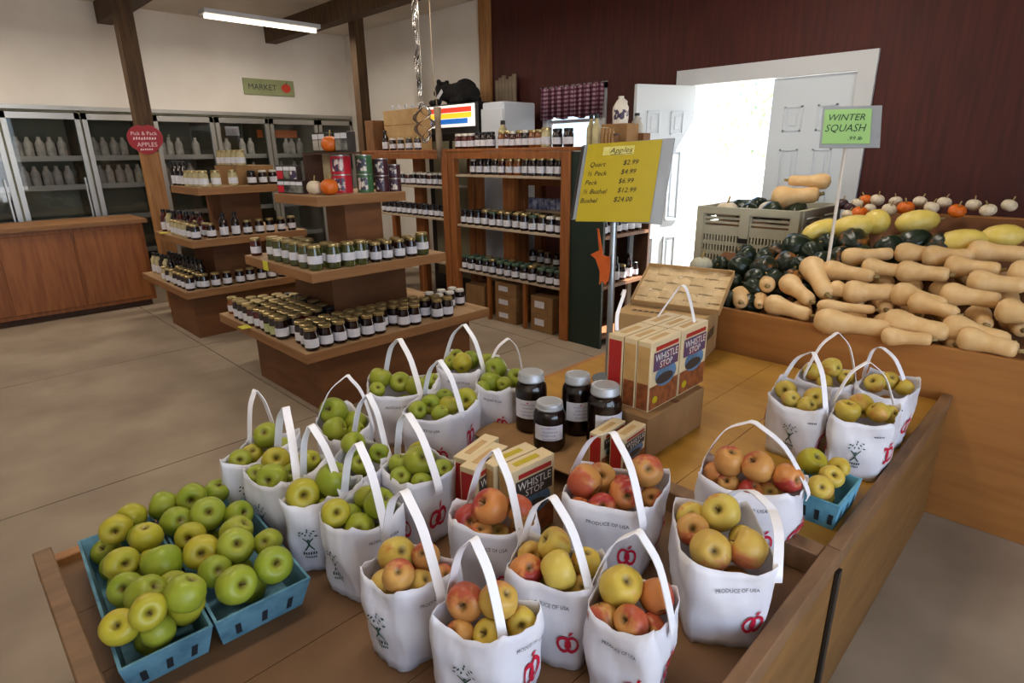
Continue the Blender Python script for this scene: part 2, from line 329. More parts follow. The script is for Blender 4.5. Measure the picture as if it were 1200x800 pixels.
# ================= SETTING =================
WX, DY, CZ = -8.0, 4.75, 3.05     # fridge wall, door wall, ceiling height
fl = struct(MB().box(-9.2, 2.6, -2.7, 4.9, -.12, -.006).build('floor', M['joint']))
slab = 0
xs = [-9.2, -7.1, -5.15, -3.15, -1.2, .8, 2.6]; ys = [-2.7, -.75, 1.47, 3.45, 4.9]
for a in range(len(xs) - 1):
    for b in range(len(ys) - 1):
        MB().box(xs[a] + .004, xs[a + 1] - .004, ys[b] + .004, ys[b + 1] - .004, -.1, 0).build('concrete_slab', M['floor'], fl)
struct(MB().box(-9.3, 2.6, -2.8, 4.95, CZ, CZ + .1).build('ceiling', M['ceiling']))
for i, y in enumerate((-1.6, .1, 1.9, 3.7)):
    struct(MB().box(-8, 2.4, y - .07, y + .07, CZ - .2, CZ).build('trim_%d' % (i + 1), M['post']))
# fridge wall: white above the glass-door coolers
wl_ = struct(MB().box(WX - .12, WX, -2.7, 4.87, 1.99, CZ).box(WX - .95, WX - .85, -2.7, 4.87, 0, 2.0).build('wall_left', M['white_wall']))
# door wall: white to the wood corner post, dark red boards beyond, window and double door openings
wb = MB()
wb.box(-8.95, -5.15, DY, DY + .14, 0, CZ, 0)
for x0, x1, z0, z1 in ((-5.15, -4.25, 0, CZ), (-4.25, -3.55, 0, 1.52), (-4.25, -3.55, 2.07, CZ), (-3.55, -2.66, 0, CZ), (-2.66, -1.36, 2.03, CZ), (-1.36, 2.5, 0, CZ)):
    wb.box(x0, x1, DY, DY + .14, z0, z1, 1)
struct(wb.build('wall_back', [M['white_wall'], M['red_wall']]))
struct(MB().box(-9.0, 2.5, -2.8, -2.7, 0, CZ).build('wall_front', M['white_wall']))
wr = MB().box(2.5, 2.6, -2.7, -1.5, 0, CZ).box(2.5, 2.6, 2.1, 4.8, 0, CZ).box(2.5, 2.6, -1.5, 2.1, 0, .3).box(2.5, 2.6, -1.5, 2.1, 2.65, CZ)
struct(wr.build('wall_right', M['red_wall']))
struct(MB().box(-5.2, -5.03, DY - .03, DY, 0, CZ).build('trim_5', M['post_pale_lit']))
# window in the red wall
wn_ = struct(MB().box(-4.28, -4.22, DY - .02, DY + .1, 1.5, 2.1).box(-3.58, -3.5, DY - .02, DY + .1, 1.5, 2.1).box(-4.28, -3.5, DY - .02, DY + .1, 2.05, 2.11).box(-4.3, -3.48, DY - .05, DY + .1, 1.48, 1.53).build('window_1', M['trim']))
MB().box(-4.22, -3.58, DY + .05, DY + .055, 1.53, 2.05).build('window_pane', M['pane'], wn_)
MB().box(-4.22, -3.58, DY + .04, DY + .07, 1.77, 1.8).build('window_rail', M['trim'], wn_)
# double door frame and its two leaves
df = struct(MB().box(-2.78, -2.62, DY - .03, DY, 0, 2.12).box(-1.41, -1.30, DY - .03, DY, 0, 2.12).box(-2.62, -1.41, DY - .03, DY, 2.0, 2.12).box(-2.66, -2.62, DY, DY + .14, 0, 2.03).box(-1.41, -1.36, DY, DY + .14, 0, 2.03).box(-2.62, -1.41, DY, DY + .14, 2.0, 2.03).build('door_1', M['trim']))
def leaf(name, w_, loc, rz):
    o = struct(MB().box(0, w_, -.02, .02, .01, 1.995).build(name, M['door'], None, 0, .003, loc, rz))
    cw = (w_ - .30) / 2
    for i in range(2):
        x0 = .10 + i * (cw + .10)
        for z0, z1 in ((1.62, 1.80), (.93, 1.50), (.16, .80)):
            for sy in (-1, 1):
                p = MB()
                y0 = sy * .02
                for (a, b, c, d) in ((x0, x0 + .018, z0, z1), (x0 + cw - .018, x0 + cw, z0, z1), (x0, x0 + cw, z0, z0 + .018), (x0, x0 + cw, z1 - .018, z1)):
                    p.box(a, b, min(y0, y0 + sy * .009), max(y0, y0 + sy * .009), c, d)
                q = .038
                p.box(x0 + q, x0 + cw - q, min(y0, y0 + sy * .007), max(y0, y0 + sy * .007), z0 + q, z1 - q)
                p.build('door_panel', M['door'], o, 0, .003)
    h = MB().lathe([(0, 0), (.026, 0), (.028, .02), (.012, .03), (.012, .05), (.027, .06), (.027, .085), (0, .095)], 12).mesh('door_knob', M['alu'], 40)
    link('door_knob', h, o, (w_ - .05, -.02, .92), rot=(R(90), 0, 0))
    return o
leaf('door_2', .56, (-2.615, DY - .02, 0), R(247))
leaf('door_3', .57, (-1.98, DY + .02, 0), 0)
# outside: bright yard with a few young trees
struct(MB().box(-30, 30, 4.9, 60, -.3, -.06).build('ground', M['gravel']))
struct(MB().box(2.6, 30, -20, 4.9, -.3, -.06).build('ground_2', M['gravel']))
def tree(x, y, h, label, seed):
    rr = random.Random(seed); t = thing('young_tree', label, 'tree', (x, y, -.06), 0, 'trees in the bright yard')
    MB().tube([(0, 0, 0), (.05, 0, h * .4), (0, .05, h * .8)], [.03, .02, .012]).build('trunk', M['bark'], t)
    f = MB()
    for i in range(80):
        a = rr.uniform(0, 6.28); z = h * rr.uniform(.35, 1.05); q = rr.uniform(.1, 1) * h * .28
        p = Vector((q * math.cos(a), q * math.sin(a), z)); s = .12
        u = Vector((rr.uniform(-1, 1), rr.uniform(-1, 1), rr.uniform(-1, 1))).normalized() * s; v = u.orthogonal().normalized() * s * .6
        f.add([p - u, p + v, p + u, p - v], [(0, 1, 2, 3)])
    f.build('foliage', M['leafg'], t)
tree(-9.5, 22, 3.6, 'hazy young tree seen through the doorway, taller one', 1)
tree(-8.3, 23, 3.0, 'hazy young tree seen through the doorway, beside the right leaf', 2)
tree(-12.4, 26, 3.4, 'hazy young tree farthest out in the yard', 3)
# ceiling lamps
for i, (x, y, watts) in enumerate(TUBES):
    t = thing('ceiling_light', 'long strip light on the ceiling, %s along from the fridges' % ORD[i + 1], 'light', (x, y, CZ - .22))
    MB().box(-.08, .08, -.6, .6, -.02, .02).build('housing', M['white_plastic'], t)
    MB().tube([(0, -.58, -.04), (0, .58, -.04)], .018).build('tube', M['tube'], t)
    lamp('strip_lamp', 'AREA', (x, y, CZ - .30), (0, 0, 0), watts, TUBE_COL, .25, 1.2)
# ================= GLASS-DOOR COOLERS =================
FY = [-.55, .13, .81, 1.49, 2.17, 2.85, 3.53, 4.21, 4.75]
pm = MB().lathe([(0, 0), (.042, 0), (.045, .02), (.045, .15), (.02, .19), (.02, .22), (0, .22)], 8)
bott = pm.mesh('white_bottle', M['carton_w'], 40)
for i in range(len(FY) - 1):
    y0, y1 = FY[i], FY[i + 1]
    where = ['far beyond the left display', 'well past the left display', 'nearest the left display end', 'behind the red apple sign', 'under the first half of market sign wall', 'beneath the market sign', 'behind the stacked tins', 'beside the dark wood post'][i]
    t = thing('glass_door_cooler', 'glass-door wall cooler bay ' + where, 'cooler', (WX, y0, 0), 0, 'built-in wall coolers'); L = y1 - y0
    MB().box(-.85, -.83, 0, L, .05, 1.98).box(-.85, 0, 0, .01, .05, 1.98).box(-.85, 0, L - .01, L, .05, 1.98).box(-.85, 0, 0, L, 1.96, 1.98).box(-.85, .02, 0, L, 0, .1).build('case', M['fridge_in'], t)
    for z in (.45, .85, 1.2, 1.5):
        MB().box(-.8, -.12, .02, L - .02, z - .015, z).box(-.13, -.115, .02, L - .02, z - .03, z + .025).build('shelf', M['fshelf'], t)
    d = MB().box(.0, .035, .01, .055, .1, 1.95).box(.0, .035, L - .055, L - .01, .1, 1.95).box(0, .035, .01, L - .01, 1.89, 1.95).box(0, .035, .01, L - .01, .1, .16).build('door', M['alu'], t)
    MB().box(.012, .016, .055, L - .055, .16, 1.89).build('pane', M['pane'], d)
    MB().box(.04, .06, L - .09, L - .075, .8, 1.3).build('handle', M['alu'], d)
    if 2 <= i <= 6:
        for zi, z in ((3, 1.5), (2, 1.2)):
            n = 5
            for k in range(n):
                if (i + k + zi) % 7 == 3: continue
                b = link('white_bottle', bott, None, (WX - .22 - .03 * (k % 2), y0 + .12 + k * (L - .2) / n, z + .001))
                tag(b, 'white bottle, %s in row, %s shelf, cooler bay %s' % (ORD[k + 1], 'top' if zi == 3 else 'middle', where.replace('under the first half of market sign wall', 'beside the red sign').replace('nearest the left display end', 'by the display end')), 'bottle', 'bottles in the wall coolers')
struct(MB().box(WX, WX + .03, -2.7, 4.75, 1.98, 2.02).build('trim_6', M['alu']))
# flat cards painting the orange and white reflections in the cooler glass
t = thing('reflection_card', 'orange reflection drawn as a card in the cooler beneath the market sign', 'card', (WX - .2, 3.45, 1.78))
MB().box(0, .01, 0, .55, -.05, .045).build('card', M['orange_reflection'], t)
t = thing('reflection_card', 'small white reflection drawn as a card high inside the cooler', 'card', (WX - .2, 3.05, 1.80))
MB().box(0, .01, 0, .17, -.05, .06).build('card', M['label'], t)
# MARKET sign
t = thing('market_sign', 'sage green MARKET board with red apple on white wall', 'sign', (WX + .005, 3.6, 2.33))
bd = MB().box(0, .02, -.33, .33, -.095, .095).build('board', M['sign_green'], t, 0, .003)
f = plane_fn((.0215, 0, 0), (0, 1, 0), (0, 0, 1)); mb = MB(); put_text(mb, 'MARKET', f, -.09, 0, .36, None); mb.build('lettering', M['ink_dark'], t)
mb = MB(); mb.add([f(.22 + .06 * math.cos(a * .3927) * (1 + .08 * math.cos(a * .785)), .0 + .055 * math.sin(a * .3927)) for a in range(16)], [tuple(range(16))]); mb.build('painted_apple', M['red_sign_bright'], t)
mb = MB(); mb.add([f(.21, .05), f(.25, .085), f(.23, .05)], [(0, 1, 2)]); mb.build('painted_leaf', M['ink_green'], t)
# ================= POSTS AND THE RED APPLE SIGN =================
t = tag(MB().box(-.07, .07, -.07, .07, 0, 1.55, 1).box(-.07, .07, -.07, .07, 1.55, CZ, 0).build('wooden_post', [M['post'], M['post_pale_lit']], None, 0, 0, (-6.75, 1.76, 0)), 'dark wooden post carrying the red apple sign', 'post')  # lower part paler: the light on this post is put into its colour
t = thing('apple_sign', 'red apple-shaped sign hung on the dark post', 'sign', (-6.66, 1.73, 1.66), R(62))
ap = [(.15 * math.cos(a) * (1 + .1 * math.sin(a)) * (1 if math.sin(a) > -.5 else .9), .135 * math.sin(a) * (1 - .12 * (abs(math.cos(a)) < .25 and math.sin(a) > 0))) for a in [k * math.pi / 12 for k in range(24)]]
Mx = Matrix.Rotation(R(90), 4, 'X')
MB().prism(ap, .02, Mx).build('board', M['red_sign'], t)
f = plane_fn((0, -.022, 0), (1, 0, 0), (0, 0, 1)); mb = MB(); put_text(mb, 'Pick & Pack', f, 0, .055, .22); mb.build('title_lettering', M['sign_white'], t); mb = MB(); squiggle(mb, f, 0, .01, .2, .03, 9); mb.build('small_print', M['sign_white'], t); mb = MB(); put_text(mb, 'APPLES', f, .01, -.045, .17); mb.build('lettering', M['sign_white'], t); mb = MB(); squiggle(mb, f, 0, -.09, .11, .02, 6); mb.build('small_print', M['sign_white'], t)
tag(MB().box(-.06, .06, -.06, .06, 0, CZ).build('wooden_post', M['post'], None, 0, 0, (-6.42, 3.98, 0)), 'dark wooden post beside the letter-topped carton', 'post')
# wooden counter behind the left display
t = thing('wooden_counter', 'orange wooden counter at the fridge side of left display', 'counter', (-7.35, .75, 0))
MB().box(-.3, .3, -.9, .9, .06, .86).build('body', M['rack_wood'], t); MB().box(-.34, .34, -.94, .94, .86, .9).build('worktop', M['ply_edge'], t); MB().box(-.27, .27, -.86, .86, 0, .06).build('plinth', M['rack_dark'], t)
for k in range(3): MB().box(.3, .318, -.86 + k * .58, -.3 + k * .58, .1, .82).build('door', M['rack_wood'], t, 0, .004)
# ================= TIERED DISPLAYS =================
def tiers(name, label, cx, cy, spec, base):
    t = thing(name, label, 'display stand', (cx, cy, 0))
    x0, x1, y0, y1, zt = base; MB().box(x0 - cx, x1 - cx, y0 - cy, y1 - cy, 0, zt).build('base', M['ply_base'], t)
    for (x0, x1, y0, y1, z) in spec:
        MB().box(x0 - cx, x1 - cx, y0 - cy, y1 - cy, z - .062, z - .004).build('tier', M['ply_edge'], t, 0, .002)
        MB().box(x0 - cx + .002, x1 - cx - .002, y0 - cy + .002, y1 - cy - .002, z - .004, z).build('tier_top', M['ply_top'], t)
    return t
CT = [(-4.37, -3.05, 1.39, 2.80, .43), (-4.19, -3.22, 1.56, 2.56, .845), (-4.09, -3.48, 1.78, 2.44, 1.255)]
cdsp = tiers('tiered_display', 'wooden three-tier jar display nearest the apple table', -3.7, 2.1, CT, (-4.07, -3.14, 1.51, 2.68, .37))
MB().box(-.36, .18, -.26, .32, .43, .783).build('pedestal', M['ply_base'], cdsp)
MB().box(-.10, .15, -.10, .18, .845, 1.193).build('pedestal', M['ply_base'], cdsp)
LT = [(-6.56, -5.27, 1.45, 2.75, .43), (-6.25, -5.25, 1.55, 2.55, .845), (-5.95, -5.26, 1.67, 2.4, 1.26)]
ldsp = tiers('tiered_display', 'wooden three-tier jar display nearest the fridges', -5.85, 2.1, LT, (-6.09, -5.17 - .2, 1.52, 2.6, .37))
MB().box(-.2, .3, -.3, .3, .43, .783).build('pedestal', M['ply_base'], ldsp); MB().box(-.1, .25, -.15, .2, .845, 1.198).build('pedestal', M['ply_base'], ldsp)
MB().box(-.02, .48, -.06, .26, 1.26, 1.42).build('top_riser', M['carton'], ldsp)
def price(x, y, z, rz, label, flat=False):
    m = MB().box(-.035, .035, -.004, 0, -.03, .03) if not flat else MB().box(-.04, .04, -.03, .03, 0, .004)
    tag(m.build('price_tag', M['price'], None, 0, 0, (x, y, z), rz), label, 'price tag')
price(-3.84, 1.556, .815, 0, 'yellow price tag on the centre display middle tier')
price(-3.86, 1.37, .432, 0, 'yellow price tag lying on lowest centre tier edge', True)
price(-6.0, 1.56, .847, 0, 'pale tag lying on left display middle tier edge', True)
# ---------------- jars ----------------
def jar_kind(d, h, body, lid, lid_h=.018, neck=.86, label_m='label', lab=(.18, .62), arc=250):
    r = d / 2; hb = h - lid_h
    b = MB().lathe([(0, 0), (r * .86, 0), (r, .006), (r, hb * .78), (r * neck, hb * .93), (r * neck, hb), (0, hb)], 14).mesh('jam_jar', M[body], 40)
    l = MB().lathe([(0, 0), (r * (neck + .04), 0), (r * (neck + .06), .003), (r * (neck + .04), lid_h - .003), (r * (neck - .05), lid_h), (0, lid_h - .002)], 14, c=(0, 0, hb)).mesh('lid', M[lid], 40)
    q = MB(); n = 9; vs = []; R2 = r + .0008
    for i in range(n + 1):
        a = R(-90 - arc / 2 + arc * i / n)
        for z in (lab[0] * hb, lab[1] * hb): vs.append((R2 * math.cos(a), R2 * math.sin(a), z))
    q.add(vs, [(2 * i, 2 * i + 2, 2 * i + 3, 2 * i + 1) for i in range(n)])
    return b, l, q.mesh('label', M[label_m], 60), h
JK = {
 'dark': (jar_kind(.074, .125, 'jam_dark', 'lid_gold'), 'dark gold-lidded jar'),
 'darkw': (jar_kind(.072, .12, 'jam_dark', 'lid_white'), 'dark pale-lidded jar'),
 'darkb': (jar_kind(.072, .12, 'jam_dark', 'lid_black'), 'dark black-lidded jar'),
 'darkg': (jar_kind(.072, .118, 'jam_dark', 'lid_green'), 'dark green-lidded jar'),
 'green': (jar_kind(.088, .15, 'jam_green', 'lid_gold', lab=(.3, .66)), 'white-labelled pickle jar'),
 'red': (jar_kind(.072, .12, 'jam_red', 'lid_gold'), 'red gold-lidded jar'),
 'redw': (jar_kind(.07, .115, 'jam_red', 'lid_white'), 'red pale-lidded jar'),
 'amber': (jar_kind(.072, .12, 'jam_amber', 'lid_gold'), 'amber gold-lidded jar'),
 'pale': (jar_kind(.075, .13, 'jam_pale', 'lid_gold'), 'pale dressing jar'),
 'tall': (jar_kind(.068, .2, 'jam_dark', 'lid_black', .03, .5, lab=(.1, .5)), 'tall dark sauce bottle'),
 'tallr': (jar_kind(.068, .2, 'jam_red', 'lid_black', .03, .5, lab=(.1, .5)), 'tall red sauce bottle'),
 'tallp': (jar_kind(.068, .2, 'jam_pale', 'lid_black', .03, .5, lab=(.1, .5)), 'tall pale dressing bottle'),
 'honey': (jar_kind(.08, .15, 'jam_amber', 'lid_white', lab=(.2, .6)), 'amber honey jar'),
 'picture': (jar_kind(.074, .125, 'jam_dark', 'lid_gold', label_m='kraft_label', lab=(.15, .6)), 'dark picture-labelled jar'),
}
JC = {}
def jar(kind, x, y, z, label, group, face=None, s=1.):
    (b, l, q, h), desc = JK[kind]
    rz = R(face if face is not None else 35) + random.uniform(-.3, .3)
    o = link('jam_jar', b, None, (x, y, z + .0005), rz); o.scale = (s,) * 3
    tag(o, label, 'jar', group)
    link('lid', l, o); link('label', q, o)
    return o
def jar_row(kinds, p0, p1, n, z, row, place, group, face=35, frm='fridge side', skip=(), jit=.006, s=1.):
    """one row of jars between two points on a shelf, counted from its start"""
    for i in range(n):
        if i in skip: continue
        k = kinds[i % len(kinds)] if isinstance(kinds, (list, tuple)) else kinds
        f = i / max(1, n - 1)
        x = p0[0] + (p1[0] - p0[0]) * f + random.uniform(-jit, jit); y = p0[1] + (p1[1] - p0[1]) * f + random.uniform(-jit, jit)
        jar(k, x, y, z, '%s, %s from %s, %s row, %s' % (JK[k][1], ORD[i + 1], frm, row, place), group, face, s)
# centre display, lowest tier: rows along its open side, and along the table side
g = 'jars on the lowest centre tier'
kk = ['green', 'dark', 'dark', 'amber', 'dark', 'dark', 'red', 'dark', 'dark', 'dark', 'dark']
mixes = [['dark', 'dark', 'dark', 'red', 'red', 'dark', 'picture', 'picture'], ['dark', 'red', 'dark', 'dark', 'dark'], ['dark', 'dark', 'red'], ['dark'], ['darkb', 'dark']]
jar('amber', -4.30, 1.47, .43, 'lone amber preserve jar at the fridge-side corner of lowest centre tier', g, 10)
for r_ in range(5):
    jar_row(mixes[r_], (-4.13 + .02 * r_, 1.445 + r_ * .083), (-3.44 - .01 * r_, 1.445 + r_ * .083), 9, .43, ['front', 'second', 'third', 'fourth', 'rear'][r_], 'lowest centre tier', g, 20, s=1.1)
for r_ in range(3):
    jar_row(mixes[3], (-3.105 - r_ * .085, 1.46 + .01 * r_), (-3.105 - r_ * .085, 2.46 - .04 * r_), 12, .43, ['aisle', 'second aisle', 'third aisle', 'inner'][r_], 'lowest centre tier', g, 50, 'table corner', skip=((6, 9) if r_ == 0 else (11,) if r_ == 2 else ()), s=1.1)
jar_row('darkw', (-3.36, 2.5), (-3.36, 2.72), 3, .43, 'end', 'lowest centre tier', g, 50, 'pedestal')
jar_row('darkw', (-3.27, 2.52), (-3.27, 2.72), 3, .43, 'outer end', 'lowest centre tier', g, 50, 'pedestal')
# middle tier
g = 'jars on the middle centre tier'
jar('red', -4.12, 1.62, .845, 'red jam jar alone at the fridge-side corner of middle centre tier', g, 15)
jar_row(['red', 'dark', 'dark'], (-4.02, 1.75), (-3.80, 1.72), 3, .845, 'second', 'middle centre tier', g, 25)
jar_row(['green'], (-3.87, 1.63), (-3.30, 1.63), 6, .845, 'front', 'middle centre tier', g, 35)
jar_row(['green', 'green', 'dark'], (-3.70, 1.735), (-3.36, 1.74), 4, .845, 'second front', 'middle centre tier', g, 35, 'the red jars')
jar_row(['green', 'green', 'green', 'dark', 'dark', 'dark', 'dark'], (-3.275, 1.74), (-3.27, 2.50), 9, .845, 'aisle', 'middle centre tier', g, 50, 'table corner', skip=(8,))
jar_row(['dark'], (-3.37, 1.83), (-3.37, 2.45), 7, .845, 'inner aisle', 'middle centre tier', g, 50, 'table corner')
# left display
g = 'jars on the left display'
jar_row(['tallp', 'tallp', 'tall', 'tallp', 'tall'], (-6.45, 1.55), (-6.05, 1.58), 5, .43, 'bottle', 'lowest left tier', g, 20)
jar_row(['tall', 'tall', 'tall'], (-6.40, 1.67), (-5.62, 1.70), 9, .43, 'rear bottle', 'lowest left tier', g, 20)
jar_row(['pale', 'dark', 'pale', 'dark', 'dark', 'dark', 'dark'], (-5.96, 1.51), (-5.34, 1.51), 7, .43, 'front', 'lowest left tier', g, 20)
jar_row(['dark'], (-5.9, 1.60), (-5.36, 1.60), 6, .43, 'second', 'lowest left tier', g, 20)
jar_row(['dark'], (-5.33, 1.62), (-5.33, 2.6), 11, .43, 'aisle', 'lowest left tier', g, 50, 'open corner')
jar_row(['tallr', 'tallp', 'tall', 'tallr', 'tall', 'tallr'], (-6.18, 1.63), (-5.66, 1.72), 6, .845, 'bottle', 'middle left tier', g, 20)
jar_row(['pale', 'pale', 'pale', 'pale', 'dark', 'dark'], (-5.84, 1.61), (-5.31, 1.61), 6, .845, 'front', 'middle left tier', g, 20)
jar_row(['dark', 'tallr', 'red'], (-5.62, 1.73), (-5.42, 1.74), 3, .845, 'second', 'middle left tier', g, 20)
jar_row(['dark', 'tall', 'tall', 'dark', 'dark', 'dark', 'dark'], (-5.32, 1.74), (-5.32, 2.45), 8, .845, 'aisle', 'middle left tier', g, 50, 'open corner')
jar_row(['tall', 'tall', 'tall'], (-5.88, 1.71), (-5.68, 1.71), 3, 1.26, 'bottle', 'top left tier', g, 20)
jar_row(['pale'], (-5.58, 1.72), (-5.30, 1.74), 4, 1.26, 'front', 'top left tier', g, 20)
jar_row(['pale'], (-5.31, 1.84), (-5.31, 1.98), 2, 1.26, 'aisle', 'top left tier', g, 50, 'open corner')
jar_row(['darkb', 'darkw', 'darkw'], (-5.32, 2.14), (-5.33, 2.34), 3, 1.26, 'far aisle', 'top left tier', g, 50, 'the riser')
jar_row(['pale'], (-5.82, 2.09), (-5.42, 2.11), 5, 1.42, 'only', 'riser atop the left display', g, 25)
# ---------------- tins, pumpkins, pictures on the centre top tier ----------------
z = 1.255
def tin(x, y, z, r, h, m, label):
    t = thing('round_tin', label, 'tin', (x, y, z))
    MB().lathe([(0, 0), (r, 0), (r, h), (0, h)], 18).build('body', M[m], t, 40)
    q = MB(); vs = []
    for i in range(9):
        a = R(-75 + 140 * i / 8 - 45)
        for zz in (h * .15, h * .8): vs.append((r * 1.008 * math.cos(a), r * 1.008 * math.sin(a), zz))
    q.add(vs[4:14], [(2 * i, 2 * i + 2, 2 * i + 3, 2 * i + 1) for i in range(4)]); q.build('label', M['can_label'], t)
    MB().lathe([(0, h), (r * 1.03, h), (r * 1.03, h - .006), (r, h - .006)], 18).build('rim', M['alu'], t, 40)
for k in range(2):
    hi = ['lower', 'upper'][k]
    tin(-3.695, 2.085, z + k * .122, .066, .12, 'can_red', 'red round tin, %s of the stacked pair by the pumpkin' % hi)
    tin(-3.62, 2.215, z + k * .122, .055, .12, 'can_green', 'green round tin, %s of its stack' % hi)
    tin(-3.58, 2.322, z + k * .11, .047, .108, 'can_dark', 'plum round tin, %s of the stack after the green tins' % hi)
    tin(-3.53, 2.394, z + k * .09, .04, .088, 'can_dark', 'slim plum tin, %s of the last stack' % hi)
def pumpkin(r, h, m, lobes=9, stem=.35, sm='sq_stem'):
    prof = [(0, h * .1)] + [(r * math.sin(math.pi * k / 12) ** .8, h * (.5 - .5 * math.cos(math.pi * k / 12))) for k in range(1, 12)] + [(0, h * .9)]
    b = MB().lathe(prof, 36, wob=lambda a, z: 1 + .05 * abs(math.cos(a * lobes / 2)) - .03).mesh('pumpkin', M[m], 1)
    s = MB().tube([(0, 0, h * .86), (.01 * r, .02 * r, h), (.15 * r, .05 * r, h * (1 + stem))], [r * .16, r * .1, r * .09], 7).mesh('stem', M[sm], 1)
    return b, s
pb, ps = pumpkin(.055, .1, 'pump')
o = tag(link('pumpkin', pb, None, (-3.566, 1.919, z)), 'small orange pumpkin in front of the red tins', 'pumpkin'); link('stem', ps, o)
wb_, ws_ = pumpkin(.05, .088, 'gourd_w')
o = tag(link('white_gourd', wb_, None, (-3.676, 1.874, z)), 'small white gourd between orange pumpkin and pictures', 'gourd'); link('stem', ws_, o)
def picture(x, y, z, w_, h, rz, mface, label, d=.05):
    t = thing('small_box', label, 'box', (x, y, z), rz)
    MB().box(-w_ / 2, w_ / 2, -d / 2, d / 2, 0, h).build('body', M['box_dark'], t, 0, .002)
    MB().box(-w_ * .42, w_ * .42, -d / 2 - .001, -d / 2, h * .1, h * .62).build('picture', M[mface], t); MB().box(-w_ * .42, w_ * .42, -d / 2 - .001, -d / 2, h * .66, h * .92).build('title_band', M['label'], t)
for k, (x, y, mf, ds) in enumerate(((-4.02, 1.825, 'can_red', 'red'), (-3.955, 1.84, 'photo_dark', 'black and white'), (-3.885, 1.85, 'photo_dark', 'dark'), (-3.815, 1.855, 'photo_dark', 'blue-edged'))):
    picture(x, y, z, .062, .085, R(22), mf, '%s boxed mix on bottom row of the pictured boxes' % ds)
for k, (x, y, mf, ds) in enumerate(((-4.035, 1.835, 'can_red', 'red'), (-3.965, 1.85, 'photo_dark', 'black and white'), (-3.89, 1.86, 'can_label', 'pale'))):
    picture(x, y, z + .0855, .062, .095, R(22), mf, '%s boxed mix stacked on top of the pictured boxes' % ds)
# raised back board on top tier, with boxes and a second pumpkin
t = thing('top_rack', 'brown raised shelf on the centre top tier', 'shelf', (-3.85, 1.92, z))
MB().box(-.16, .37, .06, .2, .248, .26).build('board', M['rack_dark'], t); MB().box(-.16, -.145, .06, .2, 0, .247).build('leg', M['rack_dark'], t); MB().box(-.06, .12, .15, .16, .02, .245).build('paper_front', M['paper_beige'], t)
for k, (x, mf, ds) in enumerate(((-3.90, 'carton_w', 'white and black carton at the fridge end'), (-3.815, 'carton_w', 'white and black carton behind the pumpkin'), (-3.60, 'photo_dark', 'black carton with pale letters'), (-3.53, 'photo_dark', 'black carton beside the post'))):
    picture(x, 2.06, z + .2605, .066, .125, R(12), mf, ds + ' on the raised shelf', .07)
o = tag(link('pumpkin', pb, None, (-3.69, 2.02, z + .2605)), 'small orange pumpkin up on the raised shelf', 'pumpkin'); link('stem', ps, o)
# ================= JAR RACKS ALONG THE AISLE =================
RZ = [.435, .865, 1.315]
def rack(name, label, x0, x1, y0, y1, shelves, top, mid=None, cut=.02):
    t = thing(name, label, 'rack', ((x0 + x1) / 2, y0, 0)); c = (x0 + x1) / 2; X0, X1, D = x0 - c, x1 - c, y1 - y0
    for x in (X0, X1 - .085):
        for y in (0, D - .06): MB().box(x, x + .085, y, y + .06, 0, top - .03).build('post', M['rack_wood'], t, 0, .003)
    MB().box(X0, X1, 0, D, top - .028, top).build('top_board', M['rack_wood'], t, 0, .003)
    MB().box(X0 + .085, X1 - .085, .002, .022, top - .085, top - .03).build('top_rail', M['rack_wood'], t)
    for z in shelves:
        MB().box(X0 + .02, X1 - .09, cut, D - .02, z - .022, z).build('shelf', M['rack_shelf'], t, 0, .002)
    for x in ((X0 + X1) / 2 - .26, (X0 + X1) / 2 + .2):
        MB().box(x, x + .03, .03, .06, 0, .41).build('divider', M['rack_wood'], t)
    if mid: MB().box(mid - c, mid - c + .14, D * .6, D * .6 + .06, 0, top - .03).build('back_post', M['rack_wood'], t)
    return t
rk = rack('jar_rack', 'stained wood jar rack with cartons on its floor', -4.44, -2.985, 3.6, 3.98, RZ, 1.535, -3.95)
rk2 = rack('jar_rack', 'stained wood jar rack behind the centre display', -5.9, -4.455, 3.6, 3.98, [.47, .9, 1.2], 1.535, -5.3)
# a second bay standing behind, seen through the shelves
rk3 = rack('jar_rack', 'stained wood rack glimpsed through the front rack', -3.93, -3.03, 4.0, 4.30, [.5, 1.0], 1.3, None)
g = 'jars on the front rack'
FR = 'fridge end'
jar_row(['redw', 'redw', 'redw'], (-4.36, 3.68), (-4.18, 3.68), 3, 1.535, 'front', 'rack top', g, 50, FR, s=1.13)
jar_row(['darkb', 'darkb', 'darkb'], (-4.08, 3.68), (-3.93, 3.68), 3, 1.535, 'second front', 'rack top', g, 50, 'red jars', jit=.003, s=1.13)
jar_row(['amber', 'red', 'redw', 'red', 'darkw', 'amber', 'amber', 'pale'], (-3.79, 3.68), (-3.29, 3.68), 8, 1.535, 'long', 'rack top', g, 50, 'black lids', jit=.003, s=1.13)
jar_row(['tallp'], (-3.86, 3.76), (-3.86, 3.76), 1, 1.535, 'rear', 'rack top', g, 50, 'the middle', s=1.13)
jar_row(['darkb', 'darkb'], (-3.17, 3.68), (-3.06, 3.68), 2, 1.535, 'last', 'rack top', g, 50, 'amber jars', s=1.13)
jar_row(['darkw', 'darkb', 'darkb', 'dark', 'red', 'amber', 'amber', 'dark', 'dark', 'dark', 'dark', 'dark'], (-4.16, 3.68), (-3.13, 3.66), 12, 1.315, 'front', 'rack upper shelf', g, 50, FR, s=1.13)
jar_row(['pale', 'honey', 'dark', 'pale'], (-4.25, 3.80), (-3.15, 3.80), 9, 1.315, 'back', 'rack upper shelf', g, 50, FR, skip=(2, 3), s=1.13)
